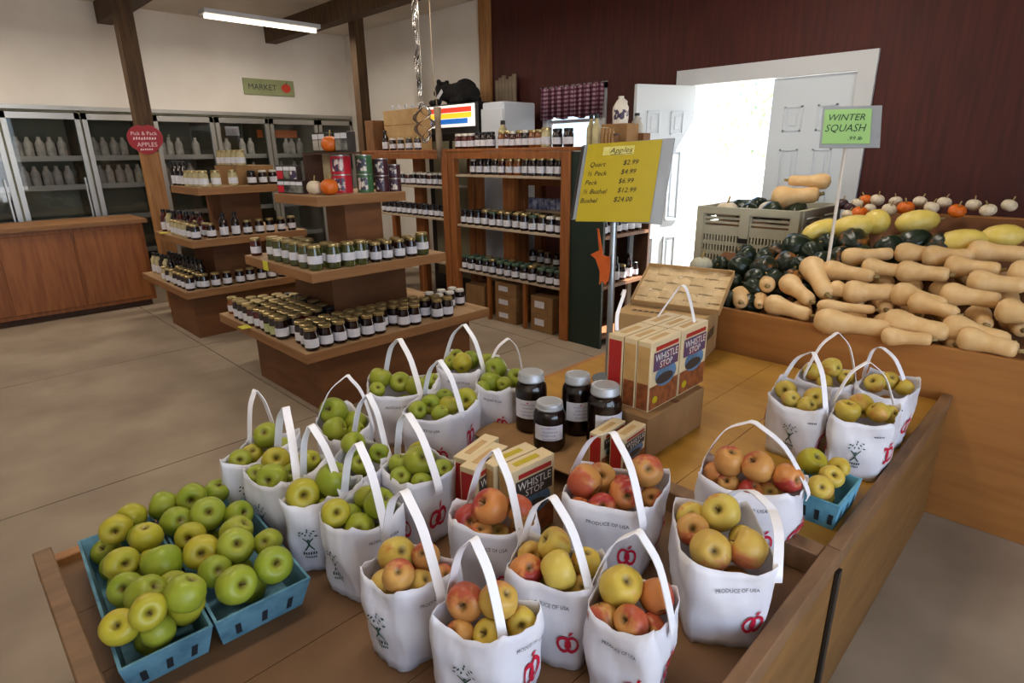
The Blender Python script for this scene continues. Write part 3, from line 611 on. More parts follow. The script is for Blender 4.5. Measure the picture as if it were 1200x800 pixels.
jar_row(['darkb', 'darkb', 'darkb', 'dark', 'darkg', 'dark', 'dark', 'dark', 'dark', 'darkg', 'dark', 'darkw', 'darkw'], (-4.30, 3.66), (-3.12, 3.66), 13, .865, 'front', 'rack middle shelf', g, 50, FR, s=1.13)
jar_row(['darkb', 'dark', 'dark', 'dark'], (-4.20, 3.76), (-3.15, 3.76), 11, .865, 'second', 'rack middle shelf', g, 50, FR, s=1.13)
jar_row(['darkg', 'darkg', 'darkg', 'darkg', 'dark'], (-4.30, 3.66), (-3.12, 3.65), 13, .435, 'front', 'rack lowest shelf', g, 50, FR, s=1.13)
jar_row(['darkg', 'darkg', 'dark'], (-4.25, 3.745), (-3.15, 3.74), 12, .435, 'second', 'rack lowest shelf', g, 50, FR, s=1.13)
g = 'jars on the rack behind the centre display'
jar_row(['tall', 'darkw', 'darkw', 'dark', 'dark'], (-5.62, 3.72), (-5.02, 3.70), 5, 1.535, 'only', 'second rack top', g, 50, FR)
jar_row(['darkw', 'redw', 'darkw', 'darkw'], (-5.25, 3.66), (-4.6, 3.66), 8, 1.2, 'front', 'second rack upper shelf', g, 50, FR)
jar_row(['amber', 'dark', 'darkb'], (-5.2, 3.78), (-4.6, 3.78), 7, 1.2, 'back', 'second rack upper shelf', g, 50, FR)
jar_row(['darkb'], (-5.62, 3.66), (-4.6, 3.66), 12, .9, 'front', 'second rack middle shelf', g, 50, FR)
# packets on the rear rack
for k in range(9):
    tag(MB().box(-.03, .035, -.02, .02, 0, .1).build('snack_packet', M['blue_pack'], None, 0, .004, (-3.84 + k * .072, 4.08, 1.0), random.uniform(-.15, .15)), 'blue and white packet, %s from the fridge end on rear rack' % ORD[k + 1], 'packet', 'blue packets on the rear rack')
for k in range(3):
    tag(MB().box(-.07, .07, -.03, .03, 0, .15).build('snack_packet', M['orange_pack'], None, 0, .01, (-3.6 + k * .17, 4.15, 1.3), .1 * k), 'orange packet on top of rear rack, %s from the fridge end' % ORD[k + 1], 'packet', 'orange packets')
jar_row(['darkb', 'dark', 'red'], (-3.82, 4.08), (-3.2, 4.08), 7, .5, 'front', 'rear rack shelf', 'jars on the rear rack', 50, FR)
# cartons on the rack floor
def carton(name, label, x, y, z, sx, sy, sz, rz=0, m='carton', tabs=True, group=None, lab=False):
    t = thing(name, label, 'box', (x, y, z), rz, group)
    MB().box(-sx / 2, sx / 2, -sy / 2, sy / 2, 0, sz).build('body', M[m], t, 0, .003)
    if tabs:
        MB().box(-sx / 2, sx / 2, -.012, .012, sz, sz + .0012).build('tape', M['carton_d' if m != 'carton_d' else 'carton'], t)
    if lab:
        MB().box(-sx * .32, sx * .12, -sy / 2 - .0012, -sy / 2, sz * .35, sz * .72).build('label', M['label'], t)
    return t
for k in range(3): carton('carton', 'labelled carton in middle rack bay, %s of three' % ['bottom', 'middle', 'top'][k], -3.76, 3.79, .001 + k * .125, .27, .27, .124, 0, 'carton', True, 'cartons on the rack floor', True)
for k in range(2): carton('carton', 'labelled carton in rack bay by the green panel, %s of two' % ['bottom', 'top'][k], -3.315, 3.79, .001 + k * .158, .25, .27, .157, 0, 'carton', True, 'cartons on the rack floor', True)
carton('carton', 'plain carton in the rack bay nearest the fridges', -4.19, 3.8, .001, .27, .27, .29, 0, 'carton', True, 'cartons on the rack floor')
# carton with letter toppers, brown carton
t = carton('letter_carton', 'kraft carton with round letter tokens on its lid', -5.43, 3.88, 1.535, .62, .16, .40, 0, 'carton_l', False)
MB().box(-.31, .31, -.082, -.08, .25, .255).build('lid_edge', M['carton'], t)
for k, ch in enumerate('QnEnw'):
    q = tag(MB().lathe([(0, 0), (.028, 0), (.028, .008), (0, .008)], 14).build('letter_token', M['label'], None, 40), None, None); q.parent = t; q.location = (-.24 + k * .12, 0, .43); q.rotation_euler = (R(90), 0, 0)
    mb = MB(); put_text(mb, ch, plane_fn((0, 0, .0085), (1, 0, 0), (0, 1, 0)), 0, 0, None, .03); mb.build('letter', M['ink_dark'], q)
carton('carton', 'reddish brown carton standing beside the dark post', -5.88, 3.8, 1.535, .16, .2, .31, 0, 'carton_d')
# hanging silver spinner and driftwood hanging
t = thing('wind_spinner', 'silver spiral wind spinner hanging before the drink cooler', 'wind spinner', (-4.50, 3.40, 1.78))
MB().tube([(0, 0, .12), (0, 0, CZ - 1.98)], .0025, 5).build('cord', M['silver'], t)
mb = MB()
for s in range(3):
    pts = []; wd = []
    for i in range(25):
        f = i / 24; a = s * 2.1 + f * 6.3; rr = .085 * math.sin(math.pi * f) + .002
        pts.append((rr * math.cos(a), rr * math.sin(a), -.19 + .34 * f)); wd.append(Vector((math.cos(a), math.sin(a), 0)))
    mb.ribbon(pts, wd, .034, .0015)
mb.build('spiral', M['silver'], t, 1)
for s, (dx, l) in enumerate(((-.06, .9), (-.03, .8))):
    pts = [(dx + .012 * math.sin(i), .012 * math.cos(i), .2 + i * l / 14) for i in range(15)]
    MB().ribbon(pts, [Vector((math.cos(i * .9), math.sin(i * .9), 0)) for i in range(15)], .03, .002).build('streamer', M['silver'], t, 1)
t = thing('driftwood_hanging', 'grey driftwood stick hanging beside the silver spinner', 'wall hanging', (-4.335, 3.42, 1.46))
MB().tube([(0, 0, 0), (.012, 0, .12), (-.005, .01, .3), (.01, 0, .42)], [.018, .03, .026, .034], 8).build('stick', M['driftwood'], t, 1)
MB().tube([(.01, 0, .42), (-.03, 0, .7), (-.03, 0, CZ - 1.7)], .004, 5).build('cord', M['driftwood'], t)
# ================= DRINK COOLER, BEAR, FREEZER =================
t = thing('drink_cooler', 'black drink cooler with red yellow blue striped header', 'cooler', (-5.015, 4.42, 0))
MB().box(-.415, .415, -.28, .30, 0, 1.98).build('cabinet', M['black'], t, 0, .006)
MB().box(-.41, .37, -.296, -.28, 1.755, 1.965).build('header_panel', M['stripe_w'], t)
for k, m in enumerate(('stripe_b', 'stripe_y', 'stripe_r')): MB().box(-.395, .335 - .06 * (k == 0) * 1., -.300, -.2965, 1.785 + k * .054, 1.833 + k * .054).build('stripe', M[m], t)
d = MB().box(-.36, .36, -.3, -.28, .1, 1.70).build('door', M['black'], t, 0, .003)
for s in (-1, 1): MB().box(min(s * .03, s * .3), max(s * .03, s * .3), -.304, -.3, .2, 1.62).build('pane', M['green_pane'] if 'green_pane' in M else M['fridge_in'], d)
# black plush bear lying on the cooler
t = thing('black_bear', 'black plush bear lying on the drink cooler, white tag', 'toy', (-5.17, 4.36, 1.981), R(4))
bm = bmesh.new(); me = bpy.data.meshes.new('bear')
for (x, y, z_, r, sx) in ((-.22, 0, .17, .085, 1), (-.30, 0, .14, .045, 1.2), (-.12, 0, .13, .10, 1.2), (.0, 0, .12, .11, 1.3), (.13, 0, .135, .125, 1.1), (.22, 0, .10, .09, 1.1), (.29, 0, .04, .04, 1.4), (-.2, -.1, .04, .04, 1.6), (-.28, -.1, .035, .036, 1.4), (.18, -.11, .045, .05, 1.3), (.08, -.13, .035, .036, 1.5), (-.2, .1, .04, .04, 1.6), (.18, .11, .045, .05, 1.3), (-.21, -.06, .245, .03, 1), (-.21, .06, .245, .03, 1)):
    bmesh.ops.create_icosphere(bm, subdivisions=2, radius=r, matrix=Matrix.Translation((x, y, max(z_, r * .98))) @ Matrix.Diagonal((sx, 1, 1, 1)))
bm.to_mesh(me); bm.free(); me.materials.append(M['blackfab']); o = link('plush_body', me, t)
md = o.modifiers.new('merge', 'REMESH'); md.mode = 'VOXEL'; md.voxel_size = .012; md.use_smooth_shade = True; sm_ = o.modifiers.new('soft', 'SMOOTH'); sm_.factor = .5; sm_.iterations = 6
mt = MB().box(-.05, .05, -.003, 0, -.022, .022).build('tag', M['label'], t); mt.location = (-.11, -.14, .11); mt.rotation_euler = (R(-10), R(-42), 0)
t = thing('chest_freezer', 'tall white enamel freezer seen from its side', 'freezer', (-4.30, 4.43, 0))
MB().box(-.25, .05, -.28, .16, 0, 1.96).build('cabinet', M['white_plastic'], t, 0, .012); MB().box(-.25, .05, -.30, -.281, .1, 1.9).build('door', M['white_plastic'], t, 0, .006); MB().box(0, .04, -.33, -.3, 1.0, 1.3).build('handle', M['alu'], t); MB().lathe([(0, 0), (.018, 0), (.018, .006), (0, .006)], 10).build('badge', M['black'], t).location = (.02, -.302, 1.62)
t.children[-1].rotation_euler = (R(90), 0, 0)
for k in range(6):
    tag(MB().box(-.022, .022, -.012, .012, 0, .24 + .02 * (k % 3)).build('grey_lath', M['driftwood'], None, 0, .002, (-4.86 + k * .05, 4.66, 1.9805)), 'narrow grey board upright behind the black bear, %s from the post' % ORD[k + 1], 'board', 'boards standing behind the bear')
# plaid valance
mb = MB(); n = 60; vs = []
for i in range(n + 1):
    x = -.38 + .76 * i / n; y = -.015 * math.sin(i * 1.15) - .008 * math.sin(i * .5)
    for z_, s in ((.0, 1.), (-.02, .7), (-.05, 1.1), (-.3, 1.6)): vs.append((x, y * s, z_ - (.012 * math.sin(i * .35) if z_ < -.2 else 0)))
mb.add(vs, [(4 * i + k, 4 * i + 4 + k, 4 * i + 5 + k, 4 * i + 1 + k) for i in range(n) for k in range(3)])
t = thing('curtain_valance', 'red plaid valance over the window in dark wall', 'curtain', (-3.89, DY - .045, 2.11))
mb.build('cloth', M['plaid'], t, 1).modifiers.new('th', 'SOLIDIFY').thickness = .003
MB().tube([(-.4, 0, -.01), (.4, 0, -.01)], .007).build('rod', M['alu'], t)
# ================= SHELF UNIT WITH GREEN END PANEL =================
t = thing('side_shelf_unit', 'brown shelf unit with dark green end panel', 'shelf unit', (-2.822, 3.62, 0))
MB().box(-.16, .16, 0, .025, 0, 1.5).build('end_panel', M['green_board'], t); MB().box(-.16, .16, .62, .645, 0, 1.5).build('end_panel', M['rack_dark'], t)
MB().box(-.16, -.14, .025, .62, 0, 1.5).build('back_panel', M['rack_dark'], t)
for z_ in (.1, .5, .885, 1.22, 1.5): MB().box(-.14, .16, .026, .619, z_ - .025, z_).build('shelf', M['ply_base'], t)
g = 'jars on the shelf unit'
for z_, nm in ((.5, 'lower'), (.885, 'upper'), (1.22, 'top')):
    for r_, x in enumerate((-2.73,)):
        jar_row(['tall', 'darkb', 'tall', 'dark'] if nm == 'lower' else ['darkb', 'dark'], (x, 3.70), (x, 4.17), 6, z_, ['front', 'back'][r_], '%s shelf, green-ended unit' % nm, g, 90, 'green panel')
# things on top of that unit
def bottle(x, y, z_, label, r=.032, h=.2, m='jam_pale', lid='lid_black'):
    t = thing('bottle', label, 'bottle', (x, y, z_)); MB().lathe([(0, 0), (r, 0), (r, h * .62), (r * .4, h * .8), (r * .4, h * .9), (0, h * .9)], 12).build('body', M[m], t, 40); MB().lathe([(0, 0), (r * .5, 0), (r * .5, h * .12), (0, h * .12)], 10, c=(0, 0, h * .88)).build('cap', M[lid], t, 40)
bottle(-2.80, 3.68, 1.5, 'black-capped bottle above the green panel, aisle side', h=.26); bottle(-2.88, 3.72, 1.5, 'black-capped bottle above the green panel, wall side', h=.26)
for k in range(4): tag(MB().tube([(0, 0, 0), (0, 0, .16)], .011, 8).build('wooden_candle', M['carton'], None, 40, 0, (-2.73, 3.66 + .04 * k, 1.5)), 'tan taper stick, %s from the green panel on unit top' % ORD[k + 1], 'stick', 'tan sticks on the shelf unit')
bs = [(0, 0), (.09, 0), (.11, .12), (.105, .12), (.085, .01), (0, .01)]
t = thing('brown_basket', 'dark brown basket behind the yellow price sign', 'basket', (-2.86, 3.86, 1.5)); MB().lathe(bs, 16).build('body', M['carton_d'], t, 40); MB().lathe([(.105, .11), (.115, .11), (.115, .125), (.105, .125), (.105, .11)], 16).build('rim', M['rack_dark'], t, 40)
mb = MB().lathe([(0, .0), (.07, .01), (.085, .05), (.07, .1), (.03, .125), (0, .13)], 14, wob=lambda a, z: 1 + .06 * math.sin(3 * a)).build('paper_sack', M['paper_beige'], None, 1, 0, (-2.86, 3.86, 1.545)); tag(mb, 'round beige paper sack sitting in the brown basket', 'sack')
carton('carton', 'tan carton on the shelf unit between basket and white jug', -2.86, 4.06, 1.5, .24, .16, .2, 0, 'carton')
carton('carton', 'dark brown carton on the shelf unit beside the grey jug', -2.80, 4.2, 1.5, .2, .1, .13, 0, 'carton_d')
t = thing('white_jug', 'white labelled jug standing on the tan carton', 'jug', (-2.86, 4.06, 1.7012)); MB().lathe([(0, 0), (.06, 0), (.062, .12), (.035, .165), (.022, .18), (.022, .2), (0, .2)], 14).build('body', M['lid_white'], t, 40)
MB().tube([(.0, .03, .18), (0, .075, .165), (0, .07, .1), (0, .058, .07)], .009, 7).build('handle', M['lid_white'], t, 1); MB().lathe([(.0627, .03), (.0634, .10)], 14).build('label', M['can_label'], t)
t = thing('grey_jug', 'grey stoneware jug with black stopper near the open leaf', 'jug', (-2.735, 4.215, 1.5)); t.location = (-2.745, 4.24, 1.6312)
t.location = (-2.80, 4.2, 1.6312); MB().lathe([(0, 0), (.05, 0), (.052, .06), (.03, .1), (.016, .115), (.016, .13), (0, .13)], 14).build('body', M['stoneware'], t, 40)
MB().lathe([(0, .13), (.02, .13), (.02, .15), (0, .15)], 10).build('stopper', M['black'], t, 40); MB().tube([(0, .015, .12), (0, .06, .11), (0, .055, .06), (0, .05, .05)], .007, 7).build('handle', M['stoneware'], t, 1)
# ---- measured places: bags (rim corners, strap), apples, squash ----
BAGS=[
 ('G1', 'f', 'green-apple bag by the bare floor', [(-1.612, 0.439), (-1.716, 0.567), (-1.656, 0.713), (-1.546, 0.561)], 0.69, 0.48, [(-1.706, 0.568, 0.69), (-1.754, 0.624, 0.813), (-1.72, 0.651, 0.69)], 's', [(-1.667, 0.557, 0.651, 0.067, 'y'), (-1.66, 0.604, 0.701, 0.079, 'g'), (-1.633, 0.51, 0.668, 0.06, 'g'), (-1.638, 0.639, 0.651, 0.06, 'g')]),
 ('G2', 'f', 'green-apple bag between baskets and bare floor', [(-1.52, 0.463), (-1.593, 0.587), (-1.433, 0.69), (-1.369, 0.513)], 0.69, 0.48, [(-1.585, 0.601, 0.69), (-1.513, 0.613, 0.833), (-1.375, 0.56, 0.69)], 's', [(-1.542, 0.575, 0.668, 0.079, 'y'), (-1.452, 0.526, 0.675, 0.079, 'g'), (-1.51, 0.507, 0.667, 0.061, 'g'), (-1.471, 0.585, 0.652, 0.06, 'g'), (-1.46, 0.636, 0.678, 0.064, 'y')]),
 ('G3', 'f', 'green-apple bag third from the bare floor along the baskets', [(-1.294, 0.473), (-1.383, 0.576), (-1.259, 0.694), (-1.222, 0.568)], 0.69, 0.48, [(-1.376, 0.577, 0.69), (-1.356, 0.607, 0.833), (-1.232, 0.611, 0.69)], 's', [(-1.296, 0.536, 0.686, 0.083, 'y'), (-1.258, 0.569, 0.638, 0.062, 'g'), (-1.28, 0.615, 0.702, 0.09, 'g'), (-1.301, 0.609, 0.632, 0.069, 'g'), (-1.344, 0.574, 0.658, 0.06, 'g')]),
 ('G4', 'f', 'green-apple bag touching the yellow-apple bag, tree logo shown', [(-1.189, 0.514), (-1.219, 0.675), (-1.059, 0.689), (-1.068, 0.539)], 0.69, 0.48, [(-1.236, 0.618, 0.69), (-1.182, 0.642, 0.831), (-1.05, 0.615, 0.69)], 's', [(-1.163, 0.553, 0.686, 0.069, 'y'), (-1.117, 0.586, 0.648, 0.075, 'g'), (-1.185, 0.649, 0.673, 0.061, 'g'), (-1.176, 0.598, 0.647, 0.06, 'g'), (-1.119, 0.647, 0.685, 0.077, 'g')]),
 ('G5', 'f', 'green-apple bag nearest the centre display foot', [(-1.681, 0.766), (-1.749, 0.919), (-1.545, 0.902), (-1.474, 0.729)], 0.69, 0.48, [(-1.669, 0.768, 0.69), (-1.626, 0.869, 0.825), (-1.538, 0.892, 0.69)], 'n', [(-1.662, 0.829, 0.702, 0.09, 'g'), (-1.687, 0.874, 0.639, 0.084, 'g'), (-1.597, 0.79, 0.671, 0.081, 'g'), (-1.616, 0.873, 0.661, 0.074, 'g'), (-1.565, 0.846, 0.653, 0.06, 'g')]),
 ('G11', 'f', 'green-apple bag half hidden mid-cluster', [(-1.392, 0.668), (-1.5, 0.795), (-1.353, 0.844), (-1.238, 0.691)], 0.69, 0.48, [(-1.486, 0.793, 0.69), (-1.454, 0.837, 0.82), (-1.359, 0.824, 0.69)], 'n', [(-1.42, 0.753, 0.7, 0.07, 'g'), (-1.384, 0.755, 0.648, 0.065, 'g'), (-1.452, 0.781, 0.655, 0.06, 'g'), (-1.368, 0.808, 0.669, 0.06, 'g')]),
 ('G10', 'f', 'green-apple bag in front of the printed white bag', [(-1.301, 0.761), (-1.285, 0.917), (-1.134, 0.908), (-1.125, 0.736)], 0.69, 0.48, [(-1.338, 0.851, 0.69), (-1.263, 0.844, 0.815), (-1.099, 0.812, 0.69)], 'n', [(-1.265, 0.806, 0.669, 0.066, 'g'), (-1.205, 0.833, 0.699, 0.086, 'g'), (-1.221, 0.778, 0.66, 0.06, 'g'), (-1.157, 0.801, 0.66, 0.06, 'g'), (-1.171, 0.882, 0.662, 0.06, 'g'), (-1.261, 0.869, 0.689, 0.06, 'y'), (-1.259, 0.887, 0.636, 0.06, 'g')]),
 ('G6', 'f', 'green-apple bag standing beneath the centre display corner', [(-1.726, 0.992), (-1.914, 1.117), (-1.714, 1.317), (-1.605, 1.148)], 0.69, 0.48, [(-1.9, 1.182, 0.69), (-1.797, 1.188, 0.838), (-1.614, 1.14, 0.69)], 'n', [(-1.851, 1.124, 0.683, 0.085, 'g'), (-1.798, 1.178, 0.665, 0.081, 'g'), (-1.729, 1.202, 0.664, 0.078, 'g'), (-1.805, 1.078, 0.661, 0.06, 'g'), (-1.719, 1.267, 0.666, 0.066, 'g')]),
 ('G7', 'f', 'green-apple bag with produce print toward the jars', [(-1.528, 0.982), (-1.624, 1.174), (-1.469, 1.309), (-1.365, 1.073)], 0.69, 0.48, [(-1.593, 1.139, 0.69), (-1.53, 1.167, 0.823), (-1.395, 1.145, 0.69)], 'n', [(-1.54, 1.126, 0.67, 0.071, 'g'), (-1.493, 1.169, 0.666, 0.071, 'y'), (-1.484, 1.244, 0.668, 0.083, 'y'), (-1.535, 1.065, 0.668, 0.064, 'g'), (-1.553, 1.197, 0.668, 0.062, 'g'), (-1.459, 1.104, 0.668, 0.06, 'g')]),
 ('G8', 'f', 'green-apple bag at the far edge by the aisle', [(-1.779, 1.334), (-1.918, 1.527), (-1.684, 1.606), (-1.607, 1.417)], 0.69, 0.48, [(-1.855, 1.447, 0.69), (-1.774, 1.488, 0.835), (-1.63, 1.46, 0.69)], 'n', [(-1.829, 1.456, 0.665, 0.064, 'g'), (-1.765, 1.462, 0.675, 0.085, 'y'), (-1.791, 1.53, 0.665, 0.08, 'g'), (-1.719, 1.558, 0.668, 0.072, 'g'), (-1.858, 1.514, 0.668, 0.066, 'g')]),
 ('G9', 'f', 'green-apple bag touching the dark mason jars', [(-1.54, 1.322), (-1.664, 1.524), (-1.446, 1.554), (-1.392, 1.371)], 0.69, 0.48, [(-1.613, 1.463, 0.69), (-1.593, 1.563, 0.795), (-1.549, 1.59, 0.69)], 'n', [(-1.556, 1.427, 0.657, 0.086, 'g'), (-1.594, 1.49, 0.689, 0.09, 'g'), (-1.532, 1.364, 0.659, 0.06, 'g'), (-1.487, 1.432, 0.668, 0.06, 'g'), (-1.501, 1.506, 0.668, 0.073, 'g')]),
 ('R1', 'f', 'red-apple bag before the small mix boxes', [(-0.928, 0.715), (-1.001, 0.785), (-0.827, 0.912), (-0.787, 0.806)], 0.69, 0.48, [(-0.974, 0.812, 0.69), (-0.911, 0.846, 0.834), (-0.792, 0.806, 0.69)], 'n', [(-0.894, 0.812, 0.702, 0.087, 'r'), (-0.946, 0.781, 0.658, 0.074, 'r'), (-0.881, 0.824, 0.609, 0.082, 'm'), (-0.841, 0.866, 0.642, 0.062, 'o'), (-0.89, 0.773, 0.647, 0.06, 'o'), (-0.848, 0.859, 0.699, 0.063, 'o')]),
 ('R2', 'f', 'red-apple bag below the mason jars', [(-0.814, 0.976), (-0.9, 1.139), (-0.691, 1.281), (-0.629, 1.072)], 0.69, 0.48, [(-0.894, 1.124, 0.69), (-0.779, 1.129, 0.821), (-0.63, 1.048, 0.69)], 'n', [(-0.815, 1.067, 0.691, 0.088, 'o'), (-0.822, 1.144, 0.665, 0.084, 'o'), (-0.723, 1.111, 0.68, 0.082, 'r'), (-0.723, 1.207, 0.702, 0.09, 'o'), (-0.745, 1.047, 0.663, 0.066, 'r'), (-0.761, 1.164, 0.657, 0.063, 'r'), (-0.794, 1.019, 0.645, 0.06, 'r'), (-0.695, 1.194, 0.639, 0.06, 'o')]),
 ('R3', 'f', 'mixed yellow and red apple bag in the middle front', [(-0.719, 0.688), (-0.792, 0.814), (-0.612, 0.884), (-0.566, 0.758)], 0.69, 0.48, [(-0.771, 0.792, 0.69), (-0.703, 0.81, 0.815), (-0.574, 0.776, 0.69)], 'n', [(-0.697, 0.814, 0.697, 0.073, 'y'), (-0.709, 0.739, 0.669, 0.072, 'r'), (-0.645, 0.764, 0.69, 0.08, 'y'), (-0.692, 0.792, 0.639, 0.06, 'y'), (-0.634, 0.842, 0.673, 0.065, 'y'), (-0.743, 0.786, 0.663, 0.06, 'm'), (-0.61, 0.796, 0.645, 0.06, 'm')]),
 ('R4', 'f', 'yellow-apple bag beside the nearest green-apple bag', [(-0.944, 0.48), (-0.979, 0.595), (-0.808, 0.656), (-0.822, 0.5)], 0.69, 0.48, [(-1.006, 0.591, 0.69), (-0.935, 0.602, 0.823), (-0.786, 0.57, 0.69)], 's', [(-0.931, 0.571, 0.682, 0.081, 'y'), (-0.902, 0.516, 0.657, 0.06, 'm'), (-0.86, 0.525, 0.698, 0.066, 'o'), (-0.845, 0.567, 0.659, 0.06, 'm'), (-0.874, 0.602, 0.693, 0.06, 'o'), (-0.891, 0.596, 0.637, 0.06, 'o'), (-0.84, 0.615, 0.65, 0.06, 'o')]),
 ('R5', 'f', 'orange-apple bag cropped low beside the yellow bag', [(-0.735, 0.498), (-0.76, 0.599), (-0.608, 0.686), (-0.592, 0.561)], 0.69, 0.48, [(-0.762, 0.577, 0.69), (-0.719, 0.606, 0.812), (-0.619, 0.58, 0.69)], 's', [(-0.72, 0.582, 0.685, 0.073, 'o'), (-0.662, 0.615, 0.702, 0.073, 'm'), (-0.648, 0.579, 0.651, 0.064, 'y'), (-0.631, 0.64, 0.654, 0.06, 'y'), (-0.696, 0.546, 0.641, 0.06, 'o')]),
 ('R6', 'f', 'yellow-apple bag with a red apple at its rim', [(-0.543, 0.721), (-0.582, 0.852), (-0.44, 0.89), (-0.409, 0.749)], 0.69, 0.48, [(-0.58, 0.798, 0.69), (-0.514, 0.844, 0.807), (-0.415, 0.816, 0.69)], 'n', [(-0.543, 0.83, 0.641, 0.066, 'm'), (-0.52, 0.806, 0.702, 0.083, 'y'), (-0.468, 0.849, 0.68, 0.068, 'r'), (-0.524, 0.756, 0.656, 0.06, 'o'), (-0.452, 0.81, 0.638, 0.06, 'o'), (-0.469, 0.767, 0.674, 0.063, 'o')]),
 ('R7', 'f', 'wide-open apple bag at the table corner', [(-0.463, 0.961), (-0.617, 1.159), (-0.478, 1.278), (-0.324, 1.08)], 0.69, 0.48, [(-0.529, 1.291, 0.69), (-0.406, 1.229, 0.718), (-0.333, 1.09, 0.69)], 'n', [(-0.502, 1.184, 0.689, 0.088, 'y'), (-0.464, 1.062, 0.671, 0.09, 'm'), (-0.531, 1.106, 0.668, 0.075, 'o'), (-0.408, 1.122, 0.672, 0.086, 'm'), (-0.565, 1.159, 0.659, 0.071, 'y'), (-0.444, 1.178, 0.649, 0.062, 'y')]),
 ('R8', 'f', 'red-apple bag beside the little blue basket', [(-0.622, 1.299), (-0.669, 1.432), (-0.411, 1.489), (-0.41, 1.353)], 0.69, 0.48, [(-0.667, 1.427, 0.69), (-0.563, 1.461, 0.807), (-0.401, 1.447, 0.69)], 'n', [(-0.592, 1.41, 0.702, 0.081, 'o'), (-0.52, 1.425, 0.702, 0.083, 'o'), (-0.525, 1.398, 0.639, 0.063, 'r'), (-0.63, 1.407, 0.647, 0.06, 'r'), (-0.489, 1.441, 0.641, 0.064, 'm'), (-0.447, 1.444, 0.691, 0.076, 'r'), (-0.581, 1.399, 0.639, 0.06, 'o')]),
 ('Y1', 'r', 'golden-apple bag alone near the divider rail', [(-0.68, 1.865), (-0.73, 2.099), (-0.548, 2.07), (-0.498, 1.843)], 0.725, 0.52, [(-0.706, 2.052, 0.725), (-0.611, 2.027, 0.85), (-0.509, 1.894, 0.725)], 'l', [(-0.672, 2.005, 0.703, 0.071, 'y'), (-0.576, 1.993, 0.703, 0.074, 'y'), (-0.626, 1.928, 0.707, 0.06, 'y'), (-0.576, 1.924, 0.699, 0.06, 'y')]),
 ('Y2', 'r', 'golden-apple bag behind the lone one', [(-0.683, 2.085), (-0.703, 2.273), (-0.542, 2.335), (-0.505, 2.131)], 0.725, 0.52, [(-0.68, 2.207, 0.725), (-0.623, 2.311, 0.852), (-0.548, 2.317, 0.725)], 'l', [(-0.616, 2.27, 0.73, 0.072, 'y'), (-0.669, 2.24, 0.708, 0.064, 'y'), (-0.619, 2.236, 0.678, 0.06, 'y'), (-0.567, 2.288, 0.695, 0.06, 'y')]),
 ('Y3', 'r', 'golden-apple bag by the outer rail', [(-0.478, 1.828), (-0.52, 2.055), (-0.342, 2.079), (-0.329, 1.896)], 0.725, 0.52, [(-0.515, 1.99, 0.725), (-0.457, 2.078, 0.84), (-0.369, 2.091, 0.725)], 'l', [(-0.464, 1.959, 0.703, 0.076, 'y'), (-0.444, 2.026, 0.705, 0.077, 'y'), (-0.386, 1.994, 0.711, 0.065, 'y'), (-0.368, 2.047, 0.693, 0.06, 'y')]),
 ('Y4', 'r', 'golden-apple bag farthest along the outer rail', [(-0.497, 2.128), (-0.52, 2.38), (-0.358, 2.401), (-0.34, 2.155)], 0.725, 0.52, [(-0.53, 2.384, 0.725), (-0.489, 2.355, 0.815), (-0.384, 2.309, 0.725)], 'l', [(-0.47, 2.282, 0.702, 0.067, 'y'), (-0.438, 2.331, 0.708, 0.067, 'y'), (-0.386, 2.319, 0.699, 0.06, 'y')]),
]
BASK_A=[(-1.652, 0.305, 0.601, 0.076), (-1.613, 0.365, 0.616, 0.078), (-1.624, 0.432, 0.598, 0.071), (-1.545, 0.305, 0.603, 0.077), (-1.504, 0.369, 0.612, 0.088), (-1.463, 0.428, 0.6, 0.072), (-1.386, 0.397, 0.605, 0.081), (-1.448, 0.309, 0.605, 0.072), (-1.364, 0.306, 0.604, 0.083), (-1.315, 0.367, 0.614, 0.085), (-1.295, 0.434, 0.6, 0.066), (-1.274, 0.305, 0.602, 0.072), (-1.195, 0.404, 0.605, 0.084), (-1.191, 0.318, 0.605, 0.084)]
BASK_B=[(-1.651, 0.225, 0.604, 0.072), (-1.555, 0.225, 0.596, 0.065), (-1.495, 0.225, 0.623, 0.071), (-1.449, 0.215, 0.58, 0.065), (-1.381, 0.225, 0.606, 0.087), (-1.307, 0.225, 0.591, 0.068), (-1.278, 0.169, 0.62, 0.081), (-1.24, 0.225, 0.575, 0.077), (-1.2, 0.225, 0.637, 0.081), (-1.211, 0.164, 0.574, 0.066), (-1.601, 0.183, 0.615, 0.073), (-1.442, 0.158, 0.613, 0.075), (-1.349, 0.146, 0.605, 0.071), (-1.237, 0.109, 0.601, 0.072), (-1.2, 0.154, 0.636, 0.07)]
BLUEB = [(-0.462, 1.685, 0.61, 0.08), (-0.392, 1.637, 0.61, 0.064), (-0.394, 1.558, 0.61, 0.069), (-0.394, 1.71, 0.61, 0.049)]
ACORN= [(-1.401, 3.184, 0.88, 0.132), (-1.411, 3.282, 0.917, 0.125), (-1.265, 3.185, 0.885, 0.152), (-1.19, 3.277, 0.903, 0.146), (-1.312, 3.281, 0.911, 0.123), (-1.199, 3.443, 0.975, 0.17), (-1.278, 3.362, 0.952, 0.114), (-1.096, 3.379, 0.958, 0.129), (-1.014, 3.291, 0.922, 0.138), (-0.959, 3.381, 0.951, 0.133), (-0.943, 3.517, 1.012, 0.173), (-1.061, 3.497, 1.004, 0.121), (-1.239, 3.011, 0.81, 0.106), (-1.099, 3.139, 0.859, 0.106), (-0.766, 3.495, 1.004, 0.148), (-0.681, 3.58, 1.034, 0.156), (-1.177, 3.096, 0.845, 0.116), (-1.096, 3.231, 0.909, 0.117), (-0.565, 3.546, 1.025, 0.143), (-0.867, 3.419, 0.972, 0.114), (-1.267, 3.085, 0.852, 0.109)]
